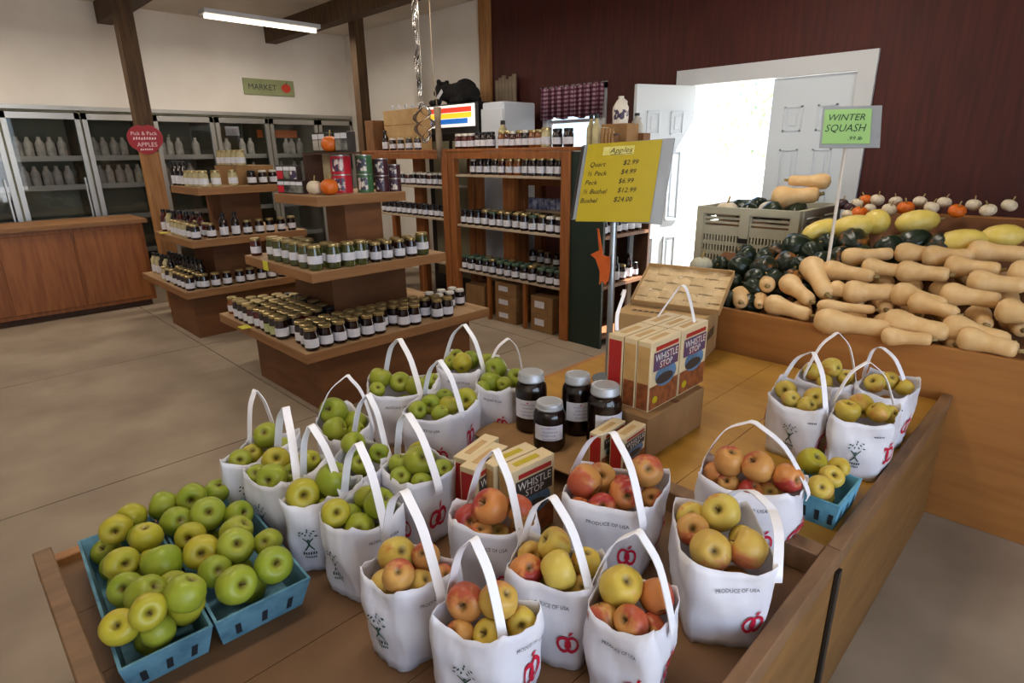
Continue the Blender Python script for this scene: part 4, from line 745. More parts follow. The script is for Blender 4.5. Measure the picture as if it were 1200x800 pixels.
BNUT= [((-1.066, 2.861, 0.779), (-0.895, 2.828, 0.766), 0.099), ((-1.071, 3.04, 0.851), (-0.934, 2.935, 0.809), 0.103), ((-1.026, 3.194, 0.913), (-0.874, 2.988, 0.83), 0.127), ((-0.806, 2.809, 0.758), (-0.573, 2.82, 0.763), 0.115), ((-0.861, 2.914, 0.8), (-0.663, 2.938, 0.81), 0.064), ((-0.775, 3.051, 0.855), (-0.623, 3.092, 0.872), 0.112), ((-0.935, 3.199, 0.915), (-0.752, 3.189, 0.911), 0.103), ((-0.894, 3.338, 0.97), (-0.735, 3.404, 0.997), 0.096), ((-0.777, 3.267, 0.942), (-0.638, 3.261, 0.94), 0.092), ((-0.853, 3.052, 0.856), (-0.811, 3.041, 0.851), 0.082), ((-0.552, 2.876, 0.785), (-0.373, 2.862, 0.78), 0.117), ((-0.586, 3.081, 0.867), (-0.431, 3.039, 0.851), 0.108), ((-0.622, 3.265, 0.941), (-0.473, 3.271, 0.944), 0.105), ((-0.678, 3.423, 1.004), (-0.515, 3.441, 1.011), 0.101), ((-0.347, 2.899, 0.795), (-0.184, 2.869, 0.783), 0.111), ((-0.413, 3.128, 0.886), (-0.26, 3.126, 0.885), 0.104), ((-0.453, 3.349, 0.974), (-0.305, 3.354, 0.977), 0.102), ((-0.206, 3.062, 0.86), (-0.124, 3.046, 0.853), 0.104), ((-0.545, 2.781, 0.747), (-0.415, 2.802, 0.756), 0.079), ((-0.343, 3.248, 0.934), (-0.199, 3.251, 0.936), 0.105), ((-0.508, 3.036, 0.849), (-0.375, 2.993, 0.832), 0.097), ((-0.285, 2.846, 0.773), (-0.151, 2.828, 0.766), 0.101), ((-0.394, 3.488, 1.03), (-0.242, 3.497, 1.034), 0.112), ((-0.559, 3.416, 1.001), (-0.417, 3.446, 1.013), 0.106), ((-0.216, 3.347, 0.974), (-0.103, 3.334, 0.969), 0.111)]
BNEND= [(-1.229, 2.844, 0.773, 0.112), (-1.135, 2.848, 0.774, 0.076), (-1.171, 3.006, 0.838, 0.118)]
YSQ= [((-1.177, 3.524, 1.044), (-1.093, 3.632, 1.088), 0.105), ((-1.038, 3.603, 1.076), (-0.937, 3.656, 1.097), 0.132), ((-0.902, 3.689, 1.111), (-0.889, 3.71, 1.119), 0.139), ((-0.765, 3.699, 1.115), (-0.664, 3.75, 1.135), 0.126), ((-0.539, 3.539, 1.051), (-0.431, 3.583, 1.068), 0.125), ((-0.39, 3.622, 1.084), (-0.3, 3.654, 1.097), 0.114)]
MINI= [(-1.069, 3.763, 1.14, 0.063), (-1.013, 3.79, 1.151, 0.087), (-1.067, 3.896, 1.193, 0.065), (-1.029, 3.941, 1.212, 0.07), (-0.977, 3.946, 1.214, 0.074), (-0.983, 3.844, 1.172, 0.063), (-1.089, 3.842, 1.172, 0.059), (-1.138, 3.878, 1.186, 0.07), (-0.889, 3.844, 1.173, 0.076), (-0.875, 3.936, 1.209, 0.067), (-0.808, 3.873, 1.184, 0.085), (-0.772, 3.946, 1.213, 0.071), (-0.7, 3.885, 1.189, 0.074), (-0.658, 3.948, 1.214, 0.069), (-0.583, 3.871, 1.183, 0.081), (-0.524, 3.933, 1.208, 0.071), (-0.444, 3.887, 1.19, 0.074), (-0.387, 3.948, 1.214, 0.07)]
# ================= APPLE TABLE (two bins end to end) AND SQUASH BENCH =================
def table(name, label, x0, x1, y0, y1, zf, mf, left_z, near, far, boards):
    t = thing(name, label, 'table', ((x0 + x1) / 2, (y0 + y1) / 2, 0)); cx, cy = (x0 + x1) / 2, (y0 + y1) / 2
    nb = boards; wbd = (x1 - x0 - .07) / nb
    for k in range(nb):
        MB().box(x0 + .035 + k * wbd + .001 - cx, x0 + .035 + (k + 1) * wbd - .001 - cx, y0 - cy + .02, y1 - cy - .02, zf - .03, zf).build('floor_board', M[mf], t)
    MB().box(x1 - .035 - cx, x1 - cx, y0 - cy, y1 - cy, .50, .55).build('rail', M['table_rail'], t, 0, .003)
    MB().box(x0 - cx, x0 + .035 - cx, y0 - cy, y1 - cy, left_z - .05, left_z).build('rail', M['ledge'], t, 0, .003)
    if near: MB().box(x0 + .035 - cx, x1 - .035 - cx, y0 - cy, y0 - cy + .04, .4805, .545).build('rail', M['table_rail'], t, 0, .003)
    if far: MB().box(x0 + .035 - cx, x1 - .035 - cx, y1 - cy - .055, y1 - cy, .4805, .548).build('divider_rail', M['table_rail'], t, 0, .003)
    MB().box(x1 - .03 - cx, x1 - .005 - cx, y0 - cy + .008, y1 - cy - .008, 0, .50).build('side_panel', M['table_side'], t)
    MB().box(x0 + .005 - cx, x0 + .03 - cx, y0 - cy + .008, y1 - cy - .008, 0, left_z - .05).build('side_panel', M['table_side'], t)
    MB().box(x0 + .03 - cx, x1 - .03 - cx, y0 - cy + .008, y0 - cy + .03, 0, zf - .03).build('end_panel', M['table_side'], t)
    MB().box(x0 + .03 - cx, x1 - .03 - cx, y1 - cy - .03, y1 - cy - .008, 0, zf - .03).build('end_panel', M['table_side'], t)
    return t
table('apple_table', 'wooden apple bin table crowded with white bags', -1.80, -.30, .02, 1.44, .48, 'bin_floor', .50, True, True, 6)
table('apple_table', 'yellow wooden apple bin table with jars and carton', -1.70, -.30, 1.445, 2.79, .52, 'table', .515, False, False, 6)
MB().box(-.302, -.294, 1.430, 1.455, .02, .49).build('joint_strip', M['tape'], [o for o in bpy.data.objects if o.name == 'apple_table'][0], 0, 0).matrix_parent_inverse = Matrix.Translation((1.05, -.73, 0))
t = thing('squash_bench', 'sloping wooden squash bench with an orange front board', 'bench', (-.5, 3.3, 0))
MB().box(-1.25, 1.3, -.50, -.47, 0, .735).build('front_board', M['ledge'], t, 0, .003); MB().box(-1.25, 1.3, -.465, -.46, .50, .70).build('backing', M['rack_dark'], t)
sl = MB(); sl.add([(-1.25, -.46, .63), (1.3, -.46, .63), (1.3, .42, .86), (-1.25, .42, .86), (-1.25, -.46, .61), (1.3, -.46, .61), (1.3, .42, .84), (-1.25, .42, .84)], [(0, 1, 2, 3), (7, 6, 5, 4), (0, 4, 5, 1), (1, 5, 6, 2), (2, 6, 7, 3), (3, 7, 4, 0)]); sl.build('sloping_deck', M['ply_base'], t)
s2 = MB(); s2.add([(-.66, .425, .97), (1.3, .425, .97), (1.3, .78, 1.13), (-.66, .78, 1.13), (-.66, .425, .84), (1.3, .425, .84), (1.3, .78, .84), (-.66, .78, .84)], [(0, 1, 2, 3), (7, 6, 5, 4), (0, 4, 5, 1), (1, 5, 6, 2), (2, 6, 7, 3), (3, 7, 4, 0)]); s2.build('upper_deck', M['ply_base'], t)
for x in (-1.23, 1.28): MB().box(x - .02, x + .02, -.46, .42, 0, .60).build('end_panel', M['ledge'], t)
MB().box(-.66, 1.3, .781, .80, 0, 1.14).build('back_board', M['ledge'], t)
# ================= APPLES =================
def apple_mesh(seed):
    rr = random.Random(seed); lob = rr.uniform(.02, .045); ph = rr.uniform(0, 6); el = rr.uniform(-.05, .05)
    prof = [(0, -.335), (.06, -.36), (.13, -.415), (.22, -.43), (.32, -.38), (.41, -.27), (.475, -.11), (.50, .06), (.485, .21), (.43, .33), (.34, .405), (.24, .425), (.15, .40), (.08, .335), (.03, .26), (0, .25)]
    return MB().lathe(prof, 24, wob=lambda a, z: 1 + lob * math.cos(5 * a + ph) * max(0, .4 - z) + el * math.cos(2 * a + ph)).mesh('apple', M['ap_g'], 1)
AM = {}
base_m = [apple_mesh(s) for s in range(4)]
for key in 'gyromf':
    AM[key] = []
    for b in base_m:
        c = b.copy(); c.materials[0] = M[{'f': 'ap_yg'}.get(key, 'ap_' + key)] if key != 'y' else M['ap_y']; AM[key].append(c)
STEM = MB().tube([(0, 0, .24), (.01, .005, .36), (.04, .015, .47)], [.018, .014, .02], 6).mesh('stem', M['stem'], 1)
cal = MB()
for k in range(5):
    a = k * 1.2566; cal.add([(.012 * math.cos(a - .6), .012 * math.sin(a - .6), -.345), (.065 * math.cos(a), .065 * math.sin(a), -.375), (.012 * math.cos(a + .6), .012 * math.sin(a + .6), -.345), (0, 0, -.335)], [(0, 1, 2, 3)])
CAL = cal.mesh('calyx', M['calyx'])
camv = Vector((0, 0, 1.5))
ADJ = {'g': 'green', 'y': 'golden', 'r': 'red', 'o': 'orange-blushed', 'm': 'yellow and pink', 'f': 'yellowish'}
cntA = [0]
def apple(x, y, z, d, key, label, group):
    i = cntA[0]; cntA[0] += 1; rr = random.Random(i * 7 + 3)
    o = link('apple', AM[key][i % 4], None, (x, y, z)); o.scale = (d, d, d * rr.uniform(.92, 1.02))
    q = rr.random()
    tocam = (camv - Vector((x, y, z))).normalized(); u = Vector((rr.uniform(-1, 1), rr.uniform(-1, 1), rr.uniform(-.2, 1)))
    if q < .42: ax = (tocam * .75 + u * .75)             # stem end toward the viewer side
    elif q < .72: ax = -(tocam * .8 + u * .6)            # flower end showing
    else: ax = Vector((u.x, u.y, .35))
    o.rotation_mode = 'QUATERNION'; o.rotation_quaternion = ax.to_track_quat('Z', 'Y') @ Euler((0, 0, rr.uniform(0, 6.28))).to_quaternion()
    tag(o, label, 'apple', group); link('stem', STEM, o); link('calyx', CAL, o)
    return o
def name_rank(items):
    """order apples from the side by the bare floor across to the side by the rail, as seen from the shopper's place"""
    idx = sorted(range(len(items)), key=lambda i: items[i][0] * .71 + items[i][1] * .70); return {i: n + 1 for n, i in enumerate(idx)}
# ================= WHITE BAGS =================
def bag(k, zone, phrase, Rm, rz, fz, strap, tree, apples):
    rr = random.Random(sum(map(ord, k)) * 13); cx = sum(p[0] for p in Rm) / 4; cy = sum(p[1] for p in Rm) / 4; h = rz - fz
    t = thing('apple_bag', 'white plastic ' + phrase, 'bag', (cx, cy, fz + .001), 0, 'bags of apples on the tables')
    Rl = [Vector((p[0] - cx, p[1] - cy, 0)) for p in Rm]
    ph = [rr.uniform(0, 6.28) for _ in range(8)]
    def P(u, v, off=0.):
        e = int(math.floor(u)) % 4; tt = u - math.floor(u)
        s = 1 - .09 * v ** 1.3; bul = 1 + .02 * math.sin(math.pi * min(1, v * 1.1))
        a = Rl[e] * s * bul; b = Rl[(e + 1) % 4] * s * bul; p = a.lerp(b, tt)
        nrm = Vector(((b - a).y, -(b - a).x, 0)).normalized()
        if nrm.dot(p) < 0: nrm = -nrm
        edge = abs(2 * tt - 1)
        p = p * (1 - .075 * edge ** 5)
        p = p + nrm * (.010 * (1 - edge ** 2) * math.sin(math.pi * min(1, v + .12)))
        wr = .0035 * math.sin(6.5 * u + ph[0] + 5 * v) * (1 - v * .3) + .003 * math.sin(11 * v + 3 * u + ph[1]) + .0016 * math.sin(23 * u + ph[2] + 9 * v)
        p = p + nrm * (wr + off)
        z = h * (1 - v)
        if v < .35: z += (1 - v / .35) * (-.014 * (1 - edge ** 2) + .003 * math.sin(5 * u + ph[3]) + .0018 * math.sin(17 * u + ph[4]) + .005 * edge ** 4)
        return Vector((p.x, p.y, z))
    N, Kv = 48, 11; vs = []; fs = []
    for j in range(Kv + 1):
        for i in range(N): vs.append(P(4 * i / N, j / Kv))
    for j in range(Kv):
        for i in range(N): l = (i + 1) % N; fs.append((j * N + i, j * N + l, (j + 1) * N + l, (j + 1) * N + i))
    vs.append(Vector((0, 0, 0))); fs += [(Kv * N + i, Kv * N + (i + 1) % N, len(vs) - 1) for i in range(N)]
    mb = MB(); mb.add(vs, fs); body = mb.build('bag_body', M['bag'], t, 1)
    sm = body.modifiers.new('th', 'SOLIDIFY'); sm.thickness = .0012; sm.offset = -1
    # strap over the opening
    A, K, B = [Vector(p) - Vector((cx, cy, fz + .001)) for p in strap]
    ch = (B - A); wd = Vector((-ch.y, ch.x, 0)).normalized()
    tilt = wd
    pts = []
    ctrl = [A - Vector((0, 0, .045)) + A.normalized() * .004, A - Vector((0, 0, .012)), A.lerp(K, .5) + Vector((0, 0, .018)) - ch * .05, A.lerp(K, .85) + Vector((0, 0, .012)), K, B.lerp(K, .85) + Vector((0, 0, .012)), B.lerp(K, .5) + Vector((0, 0, .016)) + ch * .05, B - Vector((0, 0, .012)), B - Vector((0, 0, .045)) + B.normalized() * .004]
    for i in range(len(ctrl) - 1):
        p0 = ctrl[max(0, i - 1)]; p1 = ctrl[i]; p2 = ctrl[i + 1]; p3 = ctrl[min(len(ctrl) - 1, i + 2)]
        for s in range(4):
            q = s / 4; pts.append(.5 * ((2 * p1) + (p2 - p0) * q + (2 * p0 - 5 * p1 + 4 * p2 - p3) * q * q + (3 * p1 - p0 - 3 * p2 + p3) * q ** 3))
    pts.append(ctrl[-1])
    MB().ribbon(pts, tilt, .021 if zone == 'f' else .017, .0022).build('strap', M['strap'], t, 30)
    # print: two faces toward the aisle
    L = [(Rl[(e + 1) % 4] - Rl[e]).length for e in range(4)]
    def face(e, u0, v0):
        return lambda x, y: P(e + min(.985, max(.015, u0 - x / L[e])), min(.97, max(.03, v0 - y / h)), .003)
    def tree_logo(e, u0, v0, s):
        f = face(e, u0, v0); mb = MB()
        def poly(pp): mb.add([f(x * s, y * s) for x, y in pp], [tuple(range(len(pp)))])
        poly([(-.05, .1), (.05, .1), (.06, -.15), (-.06, -.15)])
        poly([(-.06, .05), (-.35, .42), (-.30, .46), (.02, .1)]); poly([(.06, .05), (.35, .42), (.30, .46), (-.02, .1)])
        poly([(-.06, -.12), (-.32, -.5), (-.24, -.52), (.03, -.16)]); poly([(.06, -.12), (.32, -.5), (.24, -.52), (-.03, -.16)])
        poly([(.07 * math.cos(a), .24 + .07 * math.sin(a)) for a in [i * .785 for i in range(8)]])
        for (x, y, r) in ((-.48, .62, .3), (-.25, .82, .9), (0, .92, 1.6), (.27, .84, 2.3), (.5, .6, 2.9), (-.12, .66, 1.2), (.16, .64, 2.0), (-.42, .88, .6), (.05, 1.1, 1.5), (.42, .98, 2.6)):
            c, sn = math.cos(r), math.sin(r); poly([(x + a * c - b * sn, y + a * sn + b * c) for a, b in ((-.11, 0), (0, .055), (.11, 0), (0, -.055))])
        squiggle(mb, lambda x, y: f(x * s, y * s), 0, -.72, .9, .26, 6); squiggle(mb, lambda x, y: f(x * s, y * s), 0, -1.0, .75, .2, 7)
        mb.build('tree_logo', M['ink_green'], t)
    def red_apple(e, u0, v0, s):
        f = face(e, u0, v0); mb = MB()
        def ring(cx_, r, q): return [f((cx_ + r * math.cos(a) * .62) * s, (r * math.sin(a)) * s) for a in [i * .5236 for i in range(12)]]
        for cx_ in (-.32, .32):
            o_ = ring(cx_, .85, 0); i_ = ring(cx_, .55, 0); mb.add(o_ + i_, [(i, (i + 1) % 12, 12 + (i + 1) % 12, 12 + i) for i in range(12)])
        mb.add([f(x * s, y * s) for x, y in ((-.2, .3), (.2, .3), (.25, -.3), (-.25, -.3))], [(0, 1, 2, 3)])
        mb.add([f(x * s, y * s) for x, y in ((0, .85), (.12, 1.2), (.4, 1.3), (.2, .95))], [(0, 1, 2, 3)])
        mb.build('apple_print', M['ink_red'], t)
    def produce(e, u0, v0):
        mb = MB(); put_text(mb, 'PRODUCE OF USA', face(e, u0, v0), 0, 0, L[e] * .5, .010); mb.build('lettering', M['ink_dark'], t)
    if tree == 'l':
        tree_logo(3, .5, .55, .042); red_apple(2, .88, .55, .034); red_apple(0, .3, .55, .034)
        mb = MB(); f = face(3, .14, .22); squiggle(mb, f, 0, 0, .03, .006, 5); mb.build('small_print', M['ink_dark'], t)
    elif tree == 's':
        tree_logo(3, .5, .56, .042)
        produce(2, .5, .22); red_apple(2, .45, .58, .034)
    else:
        produce(3, .45, .22); red_apple(2, .5, .62, .038); red_apple(3, .2, .68, .03)
    return t
# faces are numbered from the corner nearest the bare floor; reorder so that face 3 runs along the table's near side
for (k, zone, phrase, Rm, rz, fz, strap, tree, apples) in BAGS:
    bag(k, zone, phrase, Rm, rz, fz, strap, tree, apples)
    rk_ = name_rank(apples); n = len(apples); gname = 'apples in the ' + phrase
    for i, (x, y, z, d, c) in enumerate(apples):
        key = c
        if c == 'y' and k[0] == 'G': key = 'f'
        apple(x, y, z, d, key, '%s apple, %s from floor side, %s' % (ADJ[key], ORD[rk_[i]], phrase.split('apple ', 1)[-1]), gname)
    # lower layer that carries the ones on top
    cx = sum(p[0] for p in Rm) / 4; cy = sum(p[1] for p in Rm) / 4; kk = apples[0][4]
    key = {'G': 'g', 'Y': 'y', 'R': 'o'}[k[0]]
    low = 0
    for lv, zz in enumerate((rz - .102,)):
        for (fx, fy) in ((-.2, -.2), (.2, 0), (-.2, .2)):
            a = Vector(Rm[0]).lerp(Vector(Rm[1]), .5 + fx); b = Vector(Rm[3]).lerp(Vector(Rm[2]), .5 + fx); p = a.lerp(b, .5 + fy); p = Vector((cx, cy)).lerp(p, .84); low += 1
            apple(p.x, p.y, zz, .068, key, '%s apple beneath the others, %s, %s' % (ADJ[key], ORD[low], phrase.split('apple ', 1)[-1]), gname)
# ================= BLUE PULP BASKETS =================
def till(name, label, x0, x1, y0, y1, z0, z1, m, rz=0, pw=.012, nslot=5):
    cx, cy = (x0 + x1) / 2, (y0 + y1) / 2; t = thing(name, label, 'basket', (cx, cy, z0), rz); a, b, h = (x1 - x0) / 2, (y1 - y0) / 2, z1 - z0; i = .86; th = .006; mb = MB()
    def ring(sx, sy, z): return [(-sx, -sy, z), (sx, -sy, z), (sx, sy, z), (-sx, sy, z)]
    rings = [ring(a * i, b * i, 0), ring(a, b, h), ring(a - th, b - th, h), ring(a * i - th, b * i - th, th)]
    vs = sum(rings, []); fs = [(0, 3, 2, 1), (12, 13, 14, 15)]
    for k in range(3): fs += [(k * 4 + q, k * 4 + (q + 1) % 4, k * 4 + 4 + (q + 1) % 4, k * 4 + 4 + q) for q in range(4)]
    mb.add(vs, fs); mb.build('shell', M[m], t)
    def slot(x, y, horizontal):
        q = MB()
        for s in (0, 1):
            pass
        f0, f1 = .18, .58
        k0 = i + (1 - i) * f0; k1 = i + (1 - i) * f1; e = .0015
        if horizontal: q.add([(x * k0 - pw / 2, -b * k0 - e, h * f0), (x * k0 + pw / 2, -b * k0 - e, h * f0), (x * k1 + pw / 2, -b * k1 - e, h * f1), (x * k1 - pw / 2, -b * k1 - e, h * f1)], [(0, 1, 2, 3)])
        else: q.add([(a * k0 + e, y * k0 - pw / 2, h * f0), (a * k0 + e, y * k0 + pw / 2, h * f0), (a * k1 + e, y * k1 + pw / 2, h * f1), (a * k1 + e, y * k1 - pw / 2, h * f1)], [(0, 1, 2, 3)])
        q.build('slot', M['wood_slot'], t)
    for k in range(nslot): slot(-a * .8 + 1.6 * a * k / (nslot - 1), 0, True)
    for k in range(3): slot(0, -b * .6 + .6 * b * k, False)
    return t
till('pulp_basket', 'teal pulp basket of green apples beside the row of bags', -1.72, -1.135, .268, .475, .481, .575, 'teal_pulp', R(-3))
till('pulp_basket', 'teal pulp basket of green apples at the table end', -1.69, -1.15, .095, .264, .481, .57, 'teal_pulp', R(-3))
for nm, L, ph in (('A', BASK_A, 'pulp basket beside the bags'), ('B', BASK_B, 'pulp basket at the table end')):
    rk_ = name_rank(L)
    for i, (x, y, z, d) in enumerate(L):
        key = 'f' if random.random() < .35 else 'g'
        apple(x, y, z, d, key, '%s apple, %s from floor side, in teal %s' % (ADJ[key], ORD[rk_[i]], ph), 'apples in the teal ' + ph)
    y0 = .37 if nm == 'A' else .16
    for k in range(6): apple(-1.66 + k * .08, y0, .5265, .07, 'g', 'green apple lying beneath, %s along, in teal %s' % (ORD[k + 1], ph), 'apples in the teal ' + ph)
till('pulp_basket', 'small light blue pulp basket of golden apples by the rail', -.485, -.345, 1.545, 1.74, .521, .605, 'blue_pulp', 0, .012, 4)
rk_ = name_rank([b[:3] for b in BLUEB])
for i, (x, y, z, d) in enumerate(BLUEB): apple(x - .012, y + .02, .622, max(.06, d), 'f' if i == 0 else 'y', '%s apple, %s from bare-floor side, in small blue basket' % ('yellowish' if i == 0 else 'golden', ORD[rk_[i]]), 'apples in the small blue basket')
apple(-.42, 1.64, .562, .07, 'y', 'golden apple beneath the others in small blue basket', 'apples in the small blue basket')
# ================= MASON JARS =================
tag(MB().box(-.24, .24, -.22, .2, 0, .004).build('cardboard_sheet', M['carton'], None, 0, 0, (-1.22, 1.46, .549), R(3)), 'brown cardboard sheet under the mason jars', 'cardboard')
def mason(x, y, d, h, face, label):
    t = thing('mason_jar', label, 'jar', (x, y, .5535), R(face), 'mason jars by the sign pole'); r = d / 2
    prof = [(0, .002), (r * .85, 0), (r * .97, .008), (r, .02), (r, h * .72), (r * .93, h * .80), (r * .78, h * .855), (r * .74, h * .87), (r * .74, h * .96)]
    MB().lathe(prof, 28).build('glass', M['jar_glass'], t, 50)
    k = .965; MB().lathe([(0, .006)] + [(p[0] * k, max(.006, p[1])) for p in prof[1:6]] + [(r * .80 * k, h * .835), (0, h * .835)], 28).build('apple_butter', M['apple_butter'], t, 50)
    l = MB().lathe([(r * .74, h * .87), (r * .83, h * .87), (r * .84, h * .875), (r * .84, h * .90), (r * .81, h * .91), (r * .81, h * .985), (r * .78, h)], 28).build('band', M['lid_zinc'], t, 40)
    MB().lathe([(r * .78, h), (r * .66, h - .002), (r * .62, h + .001), (0, h + .001)], 28).build('lid', M['lid_zinc'], l, 50)
    q = MB(); n = 10; R2 = r + .001
    vs = [(R2 * math.cos(R(-90 - 55 + 110 * i / n)), R2 * math.sin(R(-90 - 55 + 110 * i / n)), z) for i in range(n + 1) for z in (h * .28, h * .60)]
    q.add(vs, [(2 * i, 2 * i + 2, 2 * i + 3, 2 * i + 1) for i in range(n)]); lb = q.build('label', M['label'], t, 60)
    f = lambda x, y: Vector(((R2 + .0008) * math.cos(R(-90) + x / R2), (R2 + .0008) * math.sin(R(-90) + x / R2), h * .44 + y))
    q = MB(); 
    for j in range(4): squiggle(q, f, .006 * (j % 2), .018 - j * .013, .05, .006, 7)
    q.build('small_print', M['ink_pale'], lb); q = MB(); q.add([f(-.004, h * .11), f(.004, h * .11), f(.003, h * .13), f(-.003, h * .13)], [(0, 1, 2, 3)]); q.build('red_mark', M['ink_red'], lb)
mason(-1.322, 1.405, .112, .215, 30, 'tall mason jar of apple butter nearest the green bags')
mason(-1.182, 1.345, .108, .165, 38, 'short mason jar of apple butter in front of the tall ones')
mason(-1.19, 1.50, .108, .215, 52, 'tall mason jar of apple butter at the back of four')
mason(-1.062, 1.485, .115, .215, 62, 'tall mason jar of apple butter nearest the carton')
# ================= MIX BOXES AND CARTONS =================
carton('carton', 'brown carton carrying the stacked mix boxes', -1.06, 1.715, .521, .28, .37, .155, 0, 'carton', True)
def mixbox(x, y, z, sx, sy, sz, rz, label, style=0, group='boxes of mix'):
    t = thing('mix_box', label, 'box', (x, y, z), rz, group); b = MB().box(-sx / 2, sx / 2, -sy / 2, sy / 2, 0, sz).build('carton_body', M['box_cream'], t, 0, .0015)
    X = sx / 2 + .0008
    def pan(name, m, y0, y1, z0, z1, off=0.): return MB().add([(X + off, y0 * sy, z0 * sz), (X + off, y1 * sy, z0 * sz), (X + off, y1 * sy, z1 * sz), (X + off, y0 * sy, z1 * sz)], [(0, 1, 2, 3)]).build(name, M[m], b)
    pan('food_picture', 'box_food', -.48, .48, .02, .36); pan('top_band', 'box_red', -.34, .42, .86, .92)
    o = MB(); o.add([(X + .0003, sy * (.04 + .36 * math.cos(a)), sz * (.47 + .17 * math.sin(a))) for a in [i * .393 for i in range(16)]], [tuple(range(16))]); o.build('round_scene', M['box_blue'], b)
    o = MB(); o.add([(X + .0005, sy * (.0 + .30 * math.cos(a)), sz * (.42 + .08 * math.sin(a))) for a in [i * .393 for i in range(16)]], [tuple(range(16))]); o.build('train_scene', M['box_dark'], b)
    pan('name_panel', 'box_dark' if style else 'name_panel', -.40, .44, .57, .84, .0007)
    f = plane_fn((X + .0014, 0, 0), (0, 1, 0), (0, 0, 1)); q = MB(); put_text(q, 'WHISTLE', f, .02 * sy, .76 * sz, .76 * sy, .105 * sz); put_text(q, 'STOP', f, .02 * sy, .645 * sz, .42 * sy, .09 * sz); q.build('lettering', M['lid_white'], b)
    q = MB(); q.add([(X + .0014, sy * (-.3 + .09 * math.cos(a)), sz * (.15 + .055 * math.sin(a))) for a in [i * .785 for i in range(8)]], [tuple(range(8))]); q.build('yellow_dot', M['yellow_paper'], b)
    Y = -sy / 2 - .0008; q = MB()
    def pf(name, m, z0, z1): MB().add([(-sx * .42, Y, z0 * sz), (sx * .42, Y, z0 * sz), (sx * .42, Y, z1 * sz), (-sx * .42, Y, z1 * sz)], [(0, 1, 2, 3)]).build(name, M[m], b)
    if style == 2: pf('side_panel', 'box_red', .05, .93)
    else: pf('side_panel', 'box_window', .40, .93); pf('side_picture', 'box_food', .02, .40)
    MB().box(-sx * .18, sx * .2, -sy * .3, sy * .25, sz, sz + .0008).build('top_print', M['yellow_paper' if style == 1 else 'carton_l'], b)
    return t
k = 0
for j, y in enumerate((1.655, 1.845)):
    for i, x in enumerate((-.971, -1.024, -1.083)):
        mixbox(x, y, .6775, .05 if i < 2 else .06, .183, .24, 0, 'upright mix box on the carton, %s, %s from the open table' % (['sign-pole end', 'far end'][j], ORD[i + 1]), 2 if i == 2 else 0, 'mix boxes on the carton')
def handle(pts, label, w_=.022):
    p = [Vector(q) for q in pts]; out = []
    for i in range(len(p) - 1):
        p0, p1, p2, p3 = p[max(0, i - 1)], p[i], p[i + 1], p[min(len(p) - 1, i + 2)]
        for s in range(4): q = s / 4; out.append(.5 * ((2 * p1) + (p2 - p0) * q + (2 * p0 - 5 * p1 + 4 * p2 - p3) * q * q + (3 * p1 - p0 - 3 * p2 + p3) * q ** 3))
    out.append(p[-1]); ch = p[-1] - p[0]; return tag(MB().ribbon(out, Vector((-ch.y, ch.x, 0)).normalized(), w_, .002).build('carry_strap', M['strap'], None, 30), label, 'strap')
handle([(-1.10, 1.85, .920), (-1.07, 1.885, .99), (-1.045, 1.91, 1.035), (-1.01, 1.90, 1.0), (-.965, 1.87, .920)], 'white carry strap standing up on the far mix boxes')
handle([(-1.105, 1.60, .920), (-1.12, 1.62, .97), (-1.14, 1.68, 1.02), (-1.17, 1.73, 1.03), (-1.20, 1.76, 1.0)], 'pale carry strap curling over toward the sign pole', .012)
for k, (x, y, a, st) in enumerate(((-.985, 1.03, -4, 1), (-1.04, 1.02, -4, 1), (-1.085, .965, 12, 2), (-1.14, .985, 14, 2))):
    mixbox(x, y, .481, .05, .16, .225, R(a), 'mix box behind the red-apple bag, ' + ['nearest the mason jars', 'second from mason jars', 'third, shiny top', 'farthest toward green bags, shiny top'][k], st, 'mix boxes standing among the bags')
for k, (x, y) in enumerate(((-.985, 1.40), (-.925, 1.425))):
    mixbox(x, y, .5495 if y < 1.4 else .5495, .045, .14, .125, R(4), 'little red-ended mix box under the carton edge, %s the jar' % ['beside', 'one away from'][k], 2, 'little boxes by the carton')
# flat apple carton and woven tray at the back corner of the table
t = carton('apple_carton', 'flat brown apple carton with dark and red print', -1.47, 2.56, .521, .42, .36, .225, R(14), 'carton_l', False)
f = plane_fn((0, -.1812, .12), (1, 0, 0), (0, 0, 1)); mb = MB(); squiggle(mb, f, .03, .03, .24, .05, 9); mb.build('dark_print', M['box_dark'], t); mb = MB(); squiggle(mb, f, -.04, -.03, .14, .04, 5); mb.build('red_print', M['box_red'], t)
f = plane_fn((0, 0, .2262), (1, 0, 0), (0, 1, 0)); mb = MB(); squiggle(mb, f, .0, -.1, .3, .035, 10); mb.build('lid_print', M['box_dark'], t)
f = plane_fn((.2112, 0, .12), (0, 1, 0), (0, 0, 1)); mb = MB(); squiggle(mb, f, .0, 0, .2, .06, 6); mb.build('side_print', M['box_dark'], t)
t = thing('woven_tray', 'pale woven splint tray tipped up on the apple carton', 'tray', (-1.46, 2.66, .7465), R(12)); tl = R(32); sx, sy = .44, .28
def tp(x, y, z): return (x, -.10 + y * math.cos(tl) - z * math.sin(tl), .006 + y * math.sin(tl) + z * math.cos(tl))
nb = 5
for i in range(7):
    mb = MB(); x0 = -sx / 2 + sx * i / 7
    pts = [tp(x0 + sx / 14, sy * q / 10, .006 + .004 * math.cos(math.pi * (q * nb / 10 + i))) for q in range(11)]
    mb.ribbon(pts, Vector((1, 0, 0)), sx / 7 * .92, .002); mb.build('splint', M['brown_pulp'], t)
